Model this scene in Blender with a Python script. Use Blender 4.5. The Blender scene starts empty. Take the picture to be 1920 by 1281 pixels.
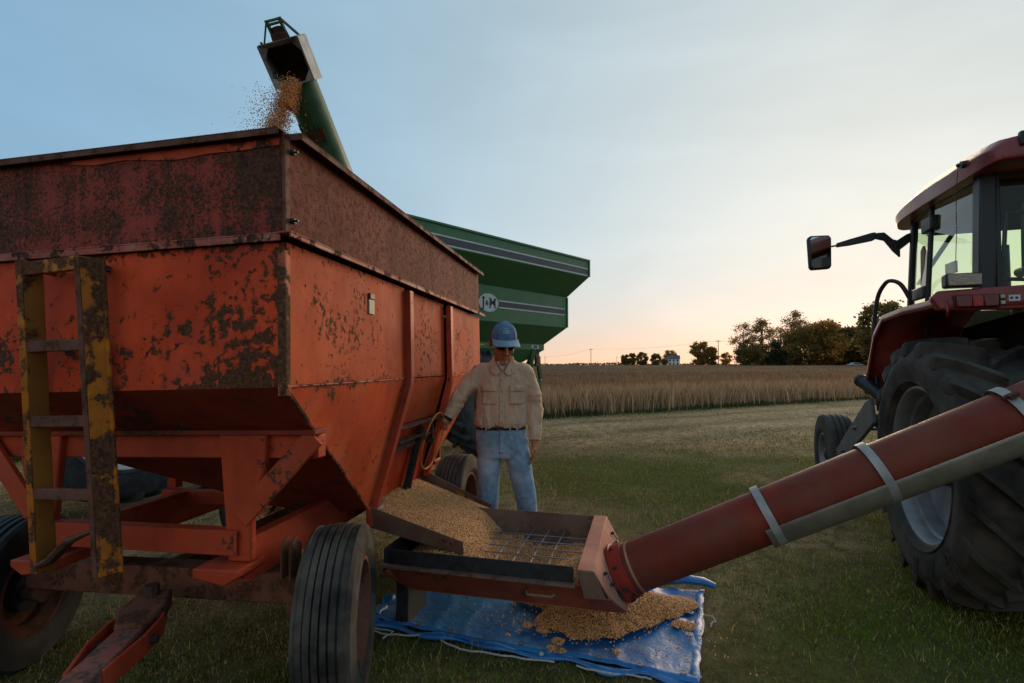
import bpy, math, random
import numpy as np
from mathutils import Vector, Matrix, noise
from mathutils.bvhtree import BVHTree

SC = bpy.context.scene
COL = SC.collection
R = math.radians
rng = np.random.default_rng(7)
random.seed(7)

# ---------------------------------------------------------------- camera
CAM_H, PITCH = 1.42, math.atan(45 / 960)
cam = bpy.data.cameras.new('camera')
cam.lens, cam.sensor_width = 18.0, 36.0
cam.clip_start, cam.clip_end = 0.05, 8000
camo = bpy.data.objects.new('camera', cam)
COL.objects.link(camo)
camo.location = (0, 0, CAM_H)
camo.rotation_euler = (R(90) + PITCH, 0, 0)
SC.camera = camo

# ---------------------------------------------------------------- sky, sun, exposure
SUN_AZ, SUN_EL = R(37.0), R(12.0)
world = bpy.data.worlds.new('World')
SC.world = world
world.use_nodes = True
wn, wl = world.node_tree.nodes, world.node_tree.links
wn.clear()
w_out = wn.new('ShaderNodeOutputWorld')
w_bg = wn.new('ShaderNodeBackground')
w_sky = wn.new('ShaderNodeTexSky')
w_sky.sky_type = 'NISHITA'
w_sky.sun_disc = False
w_sky.sun_elevation = SUN_EL
w_sky.sun_rotation = SUN_AZ
w_sky.altitude = 200
w_sky.air_density = 1.0
w_sky.dust_density = 0.3
w_sky.ozone_density = 1.0
w_bg.inputs[1].default_value = 0.15
# the camera's soft tonal response to the evening sky, one curve per channel for the whole dome
w_sep = wn.new('ShaderNodeSeparateColor')
w_com = wn.new('ShaderNodeCombineColor')
wl.new(w_sky.outputs[0], w_sep.inputs[0])
w_geo = wn.new('ShaderNodeTexCoord')
w_xyz = wn.new('ShaderNodeSeparateXYZ')
wl.new(w_geo.outputs['Generated'], w_xyz.inputs[0])


def wm(op, x, y):
    m_ = wn.new('ShaderNodeMath'); m_.operation = op
    for q_, v_ in enumerate((x, y)):
        if isinstance(v_, (int, float)):
            m_.inputs[q_].default_value = v_
        else:
            wl.new(v_, m_.inputs[q_])
    return m_.outputs[0]


# haze low over the whole horizon: thins out with height, same in every direction
w_haze = wm('POWER', math.e, wm('DIVIDE', wm('MAXIMUM', w_xyz.outputs[2], 0.0), -.10))
# molecular scattering lobe about the sun's axis (1 + cos2), as bright towards the sun as opposite it
w_dot = wn.new('ShaderNodeVectorMath'); w_dot.operation = 'DOT_PRODUCT'
wl.new(w_geo.outputs['Generated'], w_dot.inputs[0])
w_dot.inputs[1].default_value = (math.sin(SUN_AZ) * math.cos(SUN_EL), math.cos(SUN_AZ) * math.cos(SUN_EL), math.sin(SUN_EL))
w_c2 = wm('MULTIPLY', w_dot.outputs['Value'], w_dot.outputs['Value'])
# thin high cloud, barely there
w_map = wn.new('ShaderNodeMapping'); w_map.inputs['Scale'].default_value = (1, 1, 3.5)
wl.new(w_geo.outputs['Generated'], w_map.inputs[0])
w_noi = wn.new('ShaderNodeTexNoise')
w_noi.inputs['Scale'].default_value, w_noi.inputs['Detail'].default_value, w_noi.inputs['Roughness'].default_value = 2.2, 7, .5
w_noi.inputs['Distortion'].default_value = .6
wl.new(w_map.outputs[0], w_noi.inputs['Vector'])
w_cloud = wm('ADD', .86, wm('MULTIPLY', w_noi.outputs['Fac'], .28))
for i_, (g_, k_, h_, s_) in enumerate(((.17, -1.19, .445, .91), (.212, -.636, -.205, .377), (.27, -.305, -.45, -.028))):
    p_ = wm('MULTIPLY', wm('POWER', w_sep.outputs[i_], g_), math.exp(k_ - .27) * .15 ** g_ / .15)
    p_ = wm('MULTIPLY', p_, wm('POWER', math.e, wm('ADD', wm('MULTIPLY', w_haze, h_), wm('MULTIPLY', w_c2, s_))))
    wl.new(wm('MULTIPLY', p_, w_cloud), w_com.inputs[i_])
wl.new(w_com.outputs[0], w_bg.inputs[0])
wl.new(w_bg.outputs[0], w_out.inputs[0])

sl = bpy.data.lights.new('sun', 'SUN')
sl.energy, sl.angle, sl.color = 1.7, R(30), (1.0, 0.72, 0.45)   # low sun veiled by evening haze
so = bpy.data.objects.new('sun', sl)
COL.objects.link(so)
sdir = Vector((math.sin(SUN_AZ) * math.cos(SUN_EL), math.cos(SUN_AZ) * math.cos(SUN_EL), math.sin(SUN_EL)))
so.rotation_euler = sdir.to_track_quat('Z', 'Y').to_euler()
so.location = sdir * 50

vs = SC.view_settings
vs.view_transform, vs.look, vs.gamma, vs.use_curve_mapping = 'Standard', 'None', 1.0, False
vs.exposure = 0.55
SC.render.engine = 'CYCLES'
SC.cycles.use_denoising = True
SC.cycles.max_bounces = 6
SC.cycles.transparent_max_bounces = 12


# ---------------------------------------------------------------- mesh helpers
def V(*a):
    return Vector(a[0] if len(a) == 1 else a)


class MB:
    """collects geometry, then links it as ONE mesh object"""
    def __init__(s):
        s.v, s.f = [], []

    def add(s, vs_, fs_):
        o = len(s.v)
        s.v += [tuple(p) for p in vs_]
        s.f += [tuple(i + o for i in q) for q in fs_]
        return s

    def hexa(s, p):
        return s.add(p, [(0, 3, 2, 1), (4, 5, 6, 7), (0, 1, 5, 4), (1, 2, 6, 5), (2, 3, 7, 6), (3, 0, 4, 7)])

    def box(s, lo, hi):
        x0, y0, z0 = lo
        x1, y1, z1 = hi
        return s.hexa([(x0, y0, z0), (x1, y0, z0), (x1, y1, z0), (x0, y1, z0),
                       (x0, y0, z1), (x1, y0, z1), (x1, y1, z1), (x0, y1, z1)])

    def beam(s, a, b, w, h, up=(0, 0, 1)):
        a, b = V(a), V(b)
        d = (b - a).normalized()
        sd = d.cross(V(up))
        if sd.length < 1e-4:
            sd = d.cross(V(1, 0, 0))
        sd.normalize()
        u = sd.cross(d)
        sd, u = sd * w / 2, u * h / 2
        return s.hexa([a - sd - u, a + sd - u, b + sd - u, b - sd - u, a - sd + u, a + sd + u, b + sd + u, b - sd + u])

    def angle(s, a, b, n1, n2, l1, l2, t=.006):
        """angle iron along a-b, flanges growing along n1 and n2"""
        a, b, n1, n2 = V(a), V(b), V(n1).normalized(), V(n2).normalized()
        for (n, m, l, off) in ((n1, n2, l1, 0), (n2, n1, l2, t)):
            o = n * off
            p = [a + o, a + n * l, a + n * l + m * t, a + o + m * t]
            q = [x + (b - a) for x in p]
            s.add(p + q, [(0, 1, 2, 3), (7, 6, 5, 4), (0, 4, 5, 1), (1, 5, 6, 2), (2, 6, 7, 3), (3, 7, 4, 0)])
        return s

    def plate(s, pts, t, n=None):
        """polygon with thickness t along its normal (or n)"""
        pts = [V(p) for p in pts]
        if n is None:
            n = (pts[1] - pts[0]).cross(pts[2] - pts[0]).normalized()
        n = V(n) * t
        k = len(pts)
        s.add(pts + [p + n for p in pts],
              [tuple(range(k - 1, -1, -1)), tuple(range(k, 2 * k))] +
              [(i, (i + 1) % k, (i + 1) % k + k, i + k) for i in range(k)])
        return s

    def tube(s, path, r, seg=10, closed=False, caps=True, sq=(1, 1)):
        path = [V(p) for p in path]
        n = len(path)
        rr = r if hasattr(r, '__len__') else [r] * n
        rings = []
        t0 = (path[1] - path[0]).normalized()
        ref = V(0, 0, 1) if abs(t0.z) < .9 else V(1, 0, 0)
        nx = t0.cross(ref).normalized()
        for i in range(n):
            if closed:
                t = (path[(i + 1) % n] - path[i - 1]).normalized()
            else:
                t = (path[min(i + 1, n - 1)] - path[max(i - 1, 0)]).normalized()
            nx = (nx - t * nx.dot(t)).normalized()
            ny = t.cross(nx)
            rings.append([path[i] + (nx * math.cos(2 * math.pi * k / seg) * sq[0] + ny * math.sin(2 * math.pi * k / seg) * sq[1]) * rr[i]
                          for k in range(seg)])
        vs_ = [p for ring in rings for p in ring]
        fs_ = []
        m = n if closed else n - 1
        for i in range(m):
            a, b = i * seg, ((i + 1) % n) * seg
            for k in range(seg):
                k2 = (k + 1) % seg
                fs_.append((a + k, a + k2, b + k2, b + k))
        if caps and not closed:
            fs_.append(tuple(range(seg - 1, -1, -1)))
            fs_.append(tuple((n - 1) * seg + k for k in range(seg)))
        return s.add(vs_, fs_)

    def cyl(s, a, b, r0, r1=None, seg=16):
        return s.tube([a, b], [r0, r0 if r1 is None else r1], seg)

    def lathe(s, prof, c=(0, 0, 0), ax=(1, 0, 0), seg=48, closed=True):
        """prof: (radius, axial) pairs, closed loop unless told"""
        c, ax = V(c), V(ax).normalized()
        e1 = ax.orthogonal().normalized()
        if abs(ax.z) < .9:
            e1 = (V(0, 0, 1) - ax * ax.z).normalized()
        e2 = ax.cross(e1)
        n = len(prof)
        vs_ = []
        for k in range(seg):
            a = 2 * math.pi * k / seg
            d = e1 * math.cos(a) + e2 * math.sin(a)
            vs_ += [c + d * r_ + ax * t_ for r_, t_ in prof]
        fs_ = []
        for k in range(seg):
            a, b = k * n, ((k + 1) % seg) * n
            for i in range(n if closed else n - 1):
                j = (i + 1) % n
                fs_.append((a + i, b + i, b + j, a + j))
        return s.add(vs_, fs_)

    def loft(s, rings, caps=True):
        k = len(rings[0])
        vs_ = [p for r_ in rings for p in r_]
        fs_ = []
        for i in range(len(rings) - 1):
            for j in range(k):
                fs_.append((i * k + j, i * k + (j + 1) % k, (i + 1) * k + (j + 1) % k, (i + 1) * k + j))
        if caps:
            fs_ += [tuple(range(k - 1, -1, -1)), tuple((len(rings) - 1) * k + j for j in range(k))]
        return s.add(vs_, fs_)

    def ball(s, c, rx, ry=None, rz=None, nu=16, nv=10, rot=None):
        ry, rz = ry or rx, rz or rx
        rings = []
        c = V(c)
        for i in range(nv + 1):
            t = math.pi * (i + .02) / (nv + .04)
            ring = []
            for j in range(nu):
                a = 2 * math.pi * j / nu
                p = V(rx * math.sin(t) * math.cos(a), ry * math.sin(t) * math.sin(a), rz * math.cos(t))
                ring.append(c + (rot @ p if rot else p))
            rings.append(ring)
        return s.loft(rings)

    def mesh(s, name, angle=35):
        me = bpy.data.meshes.new(name)
        me.from_pydata(s.v, [], s.f)
        if angle:
            me.polygons.foreach_set('use_smooth', [True] * len(me.polygons))
            me.set_sharp_from_angle(angle=R(angle))
        me.update()
        return me

    def build(s, name, mat, parent=None, angle=35, bevel=0):
        o = bpy.data.objects.new(name, s.mesh(name, angle))
        return link(o, mat, parent, bevel)


def link(o, mat, parent=None, bevel=0):
    COL.objects.link(o)
    if mat:
        o.data.materials.append(mat)
    if parent:
        o.parent = parent
    if bevel:
        b = o.modifiers.new('bevel', 'BEVEL')
        b.width, b.segments, b.limit_method, b.angle_limit = bevel, 2, 'ANGLE', R(40)
    return o


def tag(o, label, cat, group=None, kind=None):
    if label:
        o['label'] = label
    if cat:
        o['category'] = cat
    if group:
        o['group'] = group
    if kind:
        o['kind'] = kind
    return o


def thing(name, label, cat, loc=(0, 0, 0), rot=(0, 0, 0), group=None):
    o = bpy.data.objects.new(name, None)
    o.empty_display_size = .2
    COL.objects.link(o)
    o.location, o.rotation_euler = loc, rot
    return tag(o, label, cat, group)


def copy_tree(o, parent=None):
    c = o.copy()
    COL.objects.link(c)
    c.parent = parent
    for ch in list(o.children):
        copy_tree(ch, c)
    return c


def text_mesh(s, size, ext=0.0, bold=0.0):
    cu = bpy.data.curves.new('lettering', 'FONT')
    cu.body, cu.size, cu.extrude, cu.offset = s, size, ext, bold
    cu.align_x, cu.align_y = 'CENTER', 'CENTER'
    cu.resolution_u = 3
    o = bpy.data.objects.new('lettering', cu)
    COL.objects.link(o)
    dg = bpy.context.evaluated_depsgraph_get()
    me = bpy.data.meshes.new_from_object(o.evaluated_get(dg))
    bpy.data.objects.remove(o)
    bpy.data.curves.remove(cu)
    return me


def lettering(s, size, mat, parent, m, ext=.001, bold=0.0, name='lettering'):
    me = text_mesh(s, size, ext, bold)
    me.transform(m)
    o = bpy.data.objects.new(name, me)
    return link(o, mat, parent)


def axes(o, x, y, z):
    """matrix with columns x,y,z at o"""
    x, y, z, o = V(x), V(y), V(z), V(o)
    return Matrix(((x.x, y.x, z.x, o.x), (x.y, y.y, z.y, o.y), (x.z, y.z, z.z, o.z), (0, 0, 0, 1)))


def ss(a, b, x):
    t = np.clip((x - a) / (b - a), 0, 1)
    return t * t * (3 - 2 * t)


def spline(pts, n=6):
    """smooth path through the given points"""
    pts = [V(p) for p in pts]
    out = []
    for i in range(len(pts) - 1):
        p0, p1, p2, p3 = pts[max(i - 1, 0)], pts[i], pts[i + 1], pts[min(i + 2, len(pts) - 1)]
        for k in range(n):
            t = k / n
            out.append(.5 * ((2 * p1) + (p2 - p0) * t + (2 * p0 - 5 * p1 + 4 * p2 - p3) * t * t + (-p0 + 3 * p1 - 3 * p2 + p3) * t ** 3))
    return out + [pts[-1]]


def fuse(mb, voxel, smooth=6, disp=None):
    """melt overlapping volumes of one body into one continuous surface"""
    me = mb.mesh('fused', None)
    o = bpy.data.objects.new('fused', me)
    COL.objects.link(o)
    r_ = o.modifiers.new('r', 'REMESH')
    r_.mode, r_.voxel_size, r_.adaptivity = 'VOXEL', voxel, 0
    s_ = o.modifiers.new('s', 'SMOOTH')
    s_.factor, s_.iterations = .5, smooth
    dg = bpy.context.evaluated_depsgraph_get()
    out = bpy.data.meshes.new_from_object(o.evaluated_get(dg))
    bpy.data.objects.remove(o)
    bpy.data.meshes.remove(me)
    if disp:
        nrm = [v.normal.copy() for v in out.vertices]
        for v, n in zip(out.vertices, nrm):
            v.co += n * disp(v.co)
    out.polygons.foreach_set('use_smooth', [True] * len(out.polygons))
    out.update()
    return out


# ---------------------------------------------------------------- materials
def newmat(name):
    m = bpy.data.materials.new(name)
    m.use_nodes = True
    nt = m.node_tree
    return m, nt, nt.nodes['Principled BSDF'], nt.nodes['Material Output']


def N(nt, typ, **kw):
    n = nt.nodes.new(typ)
    for k, v in kw.items():
        if k.startswith('i_'):
            n.inputs[k[2:].replace('_', ' ')].default_value = v
        else:
            setattr(n, k, v)
    return n


def math_(nt, op, a, b=None, clamp=False):
    n = nt.nodes.new('ShaderNodeMath')
    n.operation, n.use_clamp = op, clamp
    for i, x in enumerate((a, b)):
        if x is None:
            continue
        if isinstance(x, (int, float)):
            n.inputs[i].default_value = x
        else:
            nt.links.new(x, n.inputs[i])
    return n.outputs[0]


def mixc(nt, fac, a, b, blend='MIX'):
    n = nt.nodes.new('ShaderNodeMix')
    n.data_type, n.blend_type = 'RGBA', blend
    for i, x in ((0, fac), (6, a), (7, b)):
        if isinstance(x, (int, float)):
            n.inputs[i].default_value = x
        elif isinstance(x, tuple):
            n.inputs[i].default_value = (*x, 1)
        else:
            nt.links.new(x, n.inputs[i])
    return n.outputs[2]


def sstep(nt, x, a, b):
    n = nt.nodes.new('ShaderNodeMapRange')
    n.interpolation_type = 'SMOOTHSTEP'
    n.inputs['From Min'].default_value, n.inputs['From Max'].default_value = a, b
    nt.links.new(x, n.inputs['Value'])
    return n.outputs[0]


def noise_(nt, co, scale, detail=6, rough=.55, stretch=None, dist=0):
    if stretch:
        mp = nt.nodes.new('ShaderNodeMapping')
        mp.inputs['Scale'].default_value = stretch
        nt.links.new(co, mp.inputs[0])
        co = mp.outputs[0]
    n = nt.nodes.new('ShaderNodeTexNoise')
    n.inputs['Scale'].default_value = scale
    n.inputs['Detail'].default_value = detail
    n.inputs['Roughness'].default_value = rough
    n.inputs['Distortion'].default_value = dist
    nt.links.new(co, n.inputs['Vector'])
    return n.outputs['Fac']


def blobs_(nt, co, blobs):
    tot = None
    for (c, r_, k) in blobs:
        d = nt.nodes.new('ShaderNodeVectorMath')
        d.operation = 'DISTANCE'
        nt.links.new(co, d.inputs[0])
        d.inputs[1].default_value = c
        x = math_(nt, 'MULTIPLY', math_(nt, 'SUBTRACT', 1.0, math_(nt, 'DIVIDE', d.outputs['Value'], r_), clamp=True), k)
        tot = x if tot is None else math_(nt, 'MAXIMUM', tot, x)
    return tot


def bump_(nt, h, strength, dist, bsdf, prev=None):
    b = nt.nodes.new('ShaderNodeBump')
    b.inputs['Strength'].default_value, b.inputs['Distance'].default_value = strength, dist
    nt.links.new(h, b.inputs['Height'])
    if prev:
        nt.links.new(prev, b.inputs['Normal'])
    if bsdf:
        nt.links.new(b.outputs[0], bsdf.inputs['Normal'])
    return b.outputs[0]


def rusty(name, base, rust=(.085, .034, .017), thr=.66, scale=7.0, blobs=(), streak=0.0, rough=.5,
          fade=None, fade_thr=.55, dust=None, soft=.03, base2=None, spec=.14, fine=0.0, edges=()):
    """weathered paint: colour drift, chips and blooms of rust, streaks, dust"""
    m, nt, b, _ = newmat(name)
    co = nt.nodes.new('ShaderNodeTexCoord').outputs['Object']
    var = noise_(nt, co, 2.3, 5, .6)
    c = mixc(nt, sstep(nt, var, .3, .7), tuple(x * .72 for x in base), tuple(min(1, x * 1.22) for x in (base2 or base)))
    smud = noise_(nt, co, 9, 6, .65, (1, 1, .35))
    c = mixc(nt, math_(nt, 'MULTIPLY', sstep(nt, smud, .45, .75), .35), c, tuple(x * .5 for x in base))
    if fade:
        fd = noise_(nt, co, 3.1, 8, .7)
        c = mixc(nt, math_(nt, 'MULTIPLY', sstep(nt, fd, fade_thr - .08, fade_thr + .1), .75), c, fade)
    v = noise_(nt, co, scale, 12, .66, None, .25)
    if streak:
        st = noise_(nt, co, 1.0, 6, .7, (26, 26, 2.2))
        v = math_(nt, 'ADD', v, math_(nt, 'MULTIPLY', math_(nt, 'SUBTRACT', st, .5), streak))
    if fine:
        fi = noise_(nt, co, 110, 3, .6)
        v = math_(nt, 'ADD', v, math_(nt, 'MULTIPLY', math_(nt, 'SUBTRACT', fi, .5), fine))
    bl = blobs_(nt, co, blobs)
    if bl is not None:
        v = math_(nt, 'ADD', v, bl)
    if edges:                                   # rust creeping in from seams and rims
        sp_ = nt.nodes.new('ShaderNodeSeparateXYZ')
        nt.links.new(co, sp_.inputs[0])
        for (ax_, val, wid_, k_) in edges:
            dd = math_(nt, 'DIVIDE', math_(nt, 'ABSOLUTE', math_(nt, 'SUBTRACT', sp_.outputs[ax_], val)), wid_)
            v = math_(nt, 'ADD', v, math_(nt, 'MULTIPLY', math_(nt, 'SUBTRACT', 1.0, dd, clamp=True), k_))
    mask = sstep(nt, v, thr, thr + soft)
    rn = noise_(nt, co, 70, 5, .7)
    rc = mixc(nt, sstep(nt, rn, .3, .75), tuple(x * .5 for x in rust), tuple(x * 1.9 for x in rust))
    halo = math_(nt, 'MULTIPLY', sstep(nt, v, thr - .05, thr), .45)
    c = mixc(nt, halo, c, tuple(.5 * x + .5 * y for x, y in zip(rust, base)))
    c = mixc(nt, mask, c, rc)
    if dust:
        dn = noise_(nt, co, 4, 7, .65)
        c = mixc(nt, math_(nt, 'MULTIPLY', sstep(nt, dn, .4, .75), dust), c, (.22, .16, .1))
    nt.links.new(c, b.inputs['Base Color'])
    rr = nt.nodes.new('ShaderNodeMapRange')
    rr.inputs['To Min'].default_value, rr.inputs['To Max'].default_value = rough, .9
    nt.links.new(mask, rr.inputs['Value'])
    nt.links.new(math_(nt, 'ADD', rr.outputs[0], math_(nt, 'MULTIPLY', math_(nt, 'SUBTRACT', smud, .5), .25)), b.inputs['Roughness'])
    b.inputs['Specular IOR Level'].default_value = spec
    h = math_(nt, 'ADD', math_(nt, 'MULTIPLY', mask, .6), math_(nt, 'MULTIPLY', rn, .35))
    n0 = bump_(nt, noise_(nt, co, 5, 3, .5), .18, .03, None)
    bump_(nt, h, .45, .004, b, n0)
    return m


def plain(name, col, rough=.6, var=.25, scale=12, metal=0, bump=.15, bscale=60, bdist=.003, spec=.4, col2=None, stretch=None):
    m, nt, b, _ = newmat(name)
    co = nt.nodes.new('ShaderNodeTexCoord').outputs['Object']
    n = noise_(nt, co, scale, 7, .62, stretch)
    c = mixc(nt, sstep(nt, n, .3, .72), tuple(x * (1 - var) for x in col), col2 or tuple(min(1, x * (1 + var)) for x in col))
    nt.links.new(c, b.inputs['Base Color'])
    b.inputs['Roughness'].default_value = rough
    nt.links.new(math_(nt, 'ADD', rough - .12, math_(nt, 'MULTIPLY', n, .24)), b.inputs['Roughness'])
    b.inputs['Metallic'].default_value = metal
    b.inputs['Specular IOR Level'].default_value = spec
    if bump:
        bump_(nt, noise_(nt, co, bscale, 4, .6, stretch), bump, bdist, b)
    return m


def attr_mat(name, rough=.8, trans=0.0, spec=.2):
    """colour from the per-piece attribute (each blade, leaf or bean has its own)"""
    m, nt, b, out = newmat(name)
    a = nt.nodes.new('ShaderNodeAttribute')
    a.attribute_name = 'tint'
    nt.links.new(a.outputs['Color'], b.inputs['Base Color'])
    b.inputs['Roughness'].default_value = rough
    b.inputs['Specular IOR Level'].default_value = spec
    if trans:
        t = nt.nodes.new('ShaderNodeBsdfTranslucent')
        nt.links.new(a.outputs['Color'], t.inputs['Color'])
        mx = nt.nodes.new('ShaderNodeMixShader')
        mx.inputs[0].default_value = trans
        nt.links.new(b.outputs[0], mx.inputs[1])
        nt.links.new(t.outputs[0], mx.inputs[2])
        nt.links.new(mx.outputs[0], out.inputs['Surface'])
    return m


def raw_mesh(name, verts, faces, tint=None, smooth=False):
    """big meshes straight from arrays; faces all of one size"""
    me = bpy.data.meshes.new(name)
    k = faces.shape[1]
    me.vertices.add(len(verts))
    me.vertices.foreach_set('co', verts.astype(np.float32).ravel())
    me.loops.add(faces.size)
    me.loops.foreach_set('vertex_index', faces.astype(np.int32).ravel())
    me.polygons.add(len(faces))
    me.polygons.foreach_set('loop_start', np.arange(0, faces.size, k, dtype=np.int32))
    me.polygons.foreach_set('loop_total', np.full(len(faces), k, dtype=np.int32))
    if smooth:
        me.polygons.foreach_set('use_smooth', np.ones(len(faces), dtype=bool))
    if tint is not None:
        at = me.attributes.new('tint', 'FLOAT_COLOR', 'POINT')
        rgba = np.ones((len(verts), 4), dtype=np.float32)
        rgba[:, :3] = tint
        at.data.foreach_set('color', rgba.ravel())
    me.update(calc_edges=True)
    me.validate()
    return me


def fbm(x, y, s, seed=0, octs=4):
    """cheap smooth value noise on arrays, 0..1"""
    tot, amp, nrm = 0, 1.0, 0
    for o in range(octs):
        fx, fy = x / s * 2 ** o + seed * 17.3, y / s * 2 ** o - seed * 9.1
        ix, iy = np.floor(fx).astype(np.int64), np.floor(fy).astype(np.int64)
        tx, ty = fx - ix, fy - iy
        tx, ty = tx * tx * (3 - 2 * tx), ty * ty * (3 - 2 * ty)

        def h(a, b_):
            q = (a * 374761393 + b_ * 668265263 + (seed + o) * 974634541) & 0x7fffffff
            q = ((q ^ (q >> 13)) * 1274126177) & 0x7fffffff
            return ((q ^ (q >> 16)) & 0xffff) / 65535.0
        v = (h(ix, iy) * (1 - tx) + h(ix + 1, iy) * tx) * (1 - ty) + (h(ix, iy + 1) * (1 - tx) + h(ix + 1, iy + 1) * tx) * ty
        tot = tot + v * amp
        nrm += amp
        amp *= .5
    return tot / nrm


M = {}
M['black_iron'] = plain('black_iron', (.018, .018, .02), .55, .4)
M['rubber'] = plain('rubber', (.022, .024, .027), .72, .5, 7, bump=.3, bscale=35, col2=(.05, .052, .055))
M['rubber_dusty'] = plain('rubber_dusty', (.036, .031, .027), .85, .45, 5, bump=.3, bscale=30, col2=(.125, .10, .078), spec=.2)
M['rust_steel'] = rusty('rust_steel', (.075, .038, .03), thr=.5, scale=9, rough=.75)
# ================================================================ ground, field, trees
FA = np.array((0.9, 14.3))                       # a point on the near edge of the bean field
FD = np.array((.872, .49)); FN = np.array((-.49, .872))


def field_d(x, y):
    """metres beyond the field's near edge (negative = on the mown side)"""
    return (x - FA[0]) * FN[0] + (y - FA[1]) * FN[1] + (fbm(x, y, 6, 3, 2) - .5) * .7


def gz(x, y):
    x, y = np.asarray(x, float), np.asarray(y, float)
    s = np.clip(-(x + .75) * .985 + (y - 1.77) * .175, 0, 7)
    z = -.0262 * s
    d = np.hypot(x, y)
    z = z + 1.0 * ss(30, 230, d) * ss(0, 40, y)
    return z


def ground_z(x, y):
    return float(gz(x, y))


def lin(a, b, n):
    return list(np.linspace(a, b, n, endpoint=False))


gx = np.array([-4000, -2000, -900, -450, -250, -130, -80] + lin(-50, -12, 20) + lin(-12, 12, 97) + lin(12, 50, 20) + [50, 80, 130, 250, 450, 900, 2000, 4000], float)
gy = np.array([-4000, -1000, -250, -60, -20] + lin(-8, 0, 9) + lin(0, 18, 73) + lin(18, 60, 30) + lin(60, 240, 40) + [240, 330, 450, 700, 1200, 2200, 5000], float)
GX, GY = np.meshgrid(gx, gy)
near = np.exp(-(np.hypot(GX, GY) / 25) ** 2)
GZ = gz(GX, GY) + near * ((fbm(GX, GY, 1.3, 5, 3) - .5) * .05)
nx_, ny_ = len(gx), len(gy)
idx = np.arange(nx_ * ny_).reshape(ny_, nx_)
quads = np.stack([idx[:-1, :-1], idx[:-1, 1:], idx[1:, 1:], idx[1:, :-1]], -1).reshape(-1, 4)


def track(x, y):
    """worn headland along the field"""
    d = field_d(x, y)
    return ss(-6.0, -4.6, d + (fbm(x, y, 1.8, 13, 3) - .5) * 2.0) * (1 - ss(-1.5, -.7, d)) * (.55 + .6 * fbm(x * .3, y, 1.0, 14, 3))


def rut(x, y):
    """wheel tracks pressed into the headland"""
    d = field_d(x, y) + (fbm(x, y, 5, 23, 2) - .5) * .8
    return (np.exp(-((d + 1.9) / .22) ** 2) + np.exp(-((d + 3.6) / .26) ** 2) + .7 * np.exp(-((d + 5.2) / .3) ** 2)) * (.4 + .8 * fbm(x, y, 2, 24, 2))


def straw_amount(x, y):
    """0 = green lawn, 1 = mown straw, patches in between"""
    d = field_d(x, y)
    band = ss(-9.5, -4.5, d + (fbm(x, y, 3.4, 11, 5) - .5) * 11.0) * (.45 + .75 * fbm(x, y, .7, 17, 3))
    patch = ss(.44, .66, fbm(x, y, 1.5, 21, 4)) * 1.0 * ss(2.6, 4.6, y)
    patch2 = ss(.58, .76, fbm(x, y, .8, 31, 3)) * .4
    edge = 1 - ss(-1.3, -.5, d)
    return np.clip(np.maximum(np.maximum(band * (.25 + .75 * edge), track(x, y)), np.maximum(patch, patch2)), 0, 1)


stz = straw_amount(GX, GY)
green = np.array((.085, .100, .018)); straw = np.array((.64, .45, .26)); soil = np.array((.10, .085, .028))
tint = green + (straw * .8 - green) * stz[..., None]
tint = tint * (.6 + .8 * fbm(GX * .5, GY, .6, 19, 3))[..., None] * (1 - .5 * np.clip(rut(GX, GY), 0, 1))[..., None]
gm, gnt, gb, _ = newmat('ground_turf')
ga = gnt.nodes.new('ShaderNodeAttribute'); ga.attribute_name = 'tint'
gco = gnt.nodes.new('ShaderNodeTexCoord').outputs['Object']
gn1 = noise_(gnt, gco, 6, 10, .7)
gn2 = noise_(gnt, gco, 55, 6, .7)
gc = mixc(gnt, sstep(gnt, gn1, .35, .7), ga.outputs['Color'], tuple(soil), 'MIX')
gc = mixc(gnt, sstep(gnt, gn2, .25, .75), mixc(gnt, .45, gc, (.008, .008, .004)), gc)
gnt.links.new(gc, gb.inputs['Base Color'])
gb.inputs['Roughness'].default_value = .95
gb.inputs['Specular IOR Level'].default_value = .1
bump_(gnt, gn2, .8, .03, gb)
go = bpy.data.objects.new('ground', raw_mesh('ground', np.stack([GX, GY, GZ], -1).reshape(-1, 3), quads, tint.reshape(-1, 3), True))
link(go, gm)
go['kind'] = 'structure'

# --- grass: single blades, thinning with distance
TARP_Q = [(-.76, 2.86), (.80, 2.32), (1.17, 3.25), (-.72, 3.32)]


def off_tarp(x, y):
    """false where the tarp presses the grass flat"""
    inside = np.ones(np.shape(x), bool)
    for i in range(4):
        (x0, y0), (x1, y1) = TARP_Q[i], TARP_Q[(i + 1) % 4]
        inside &= (x1 - x0) * (y - y0) - (y1 - y0) * (x - x0) > 0
    return ~inside


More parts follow.
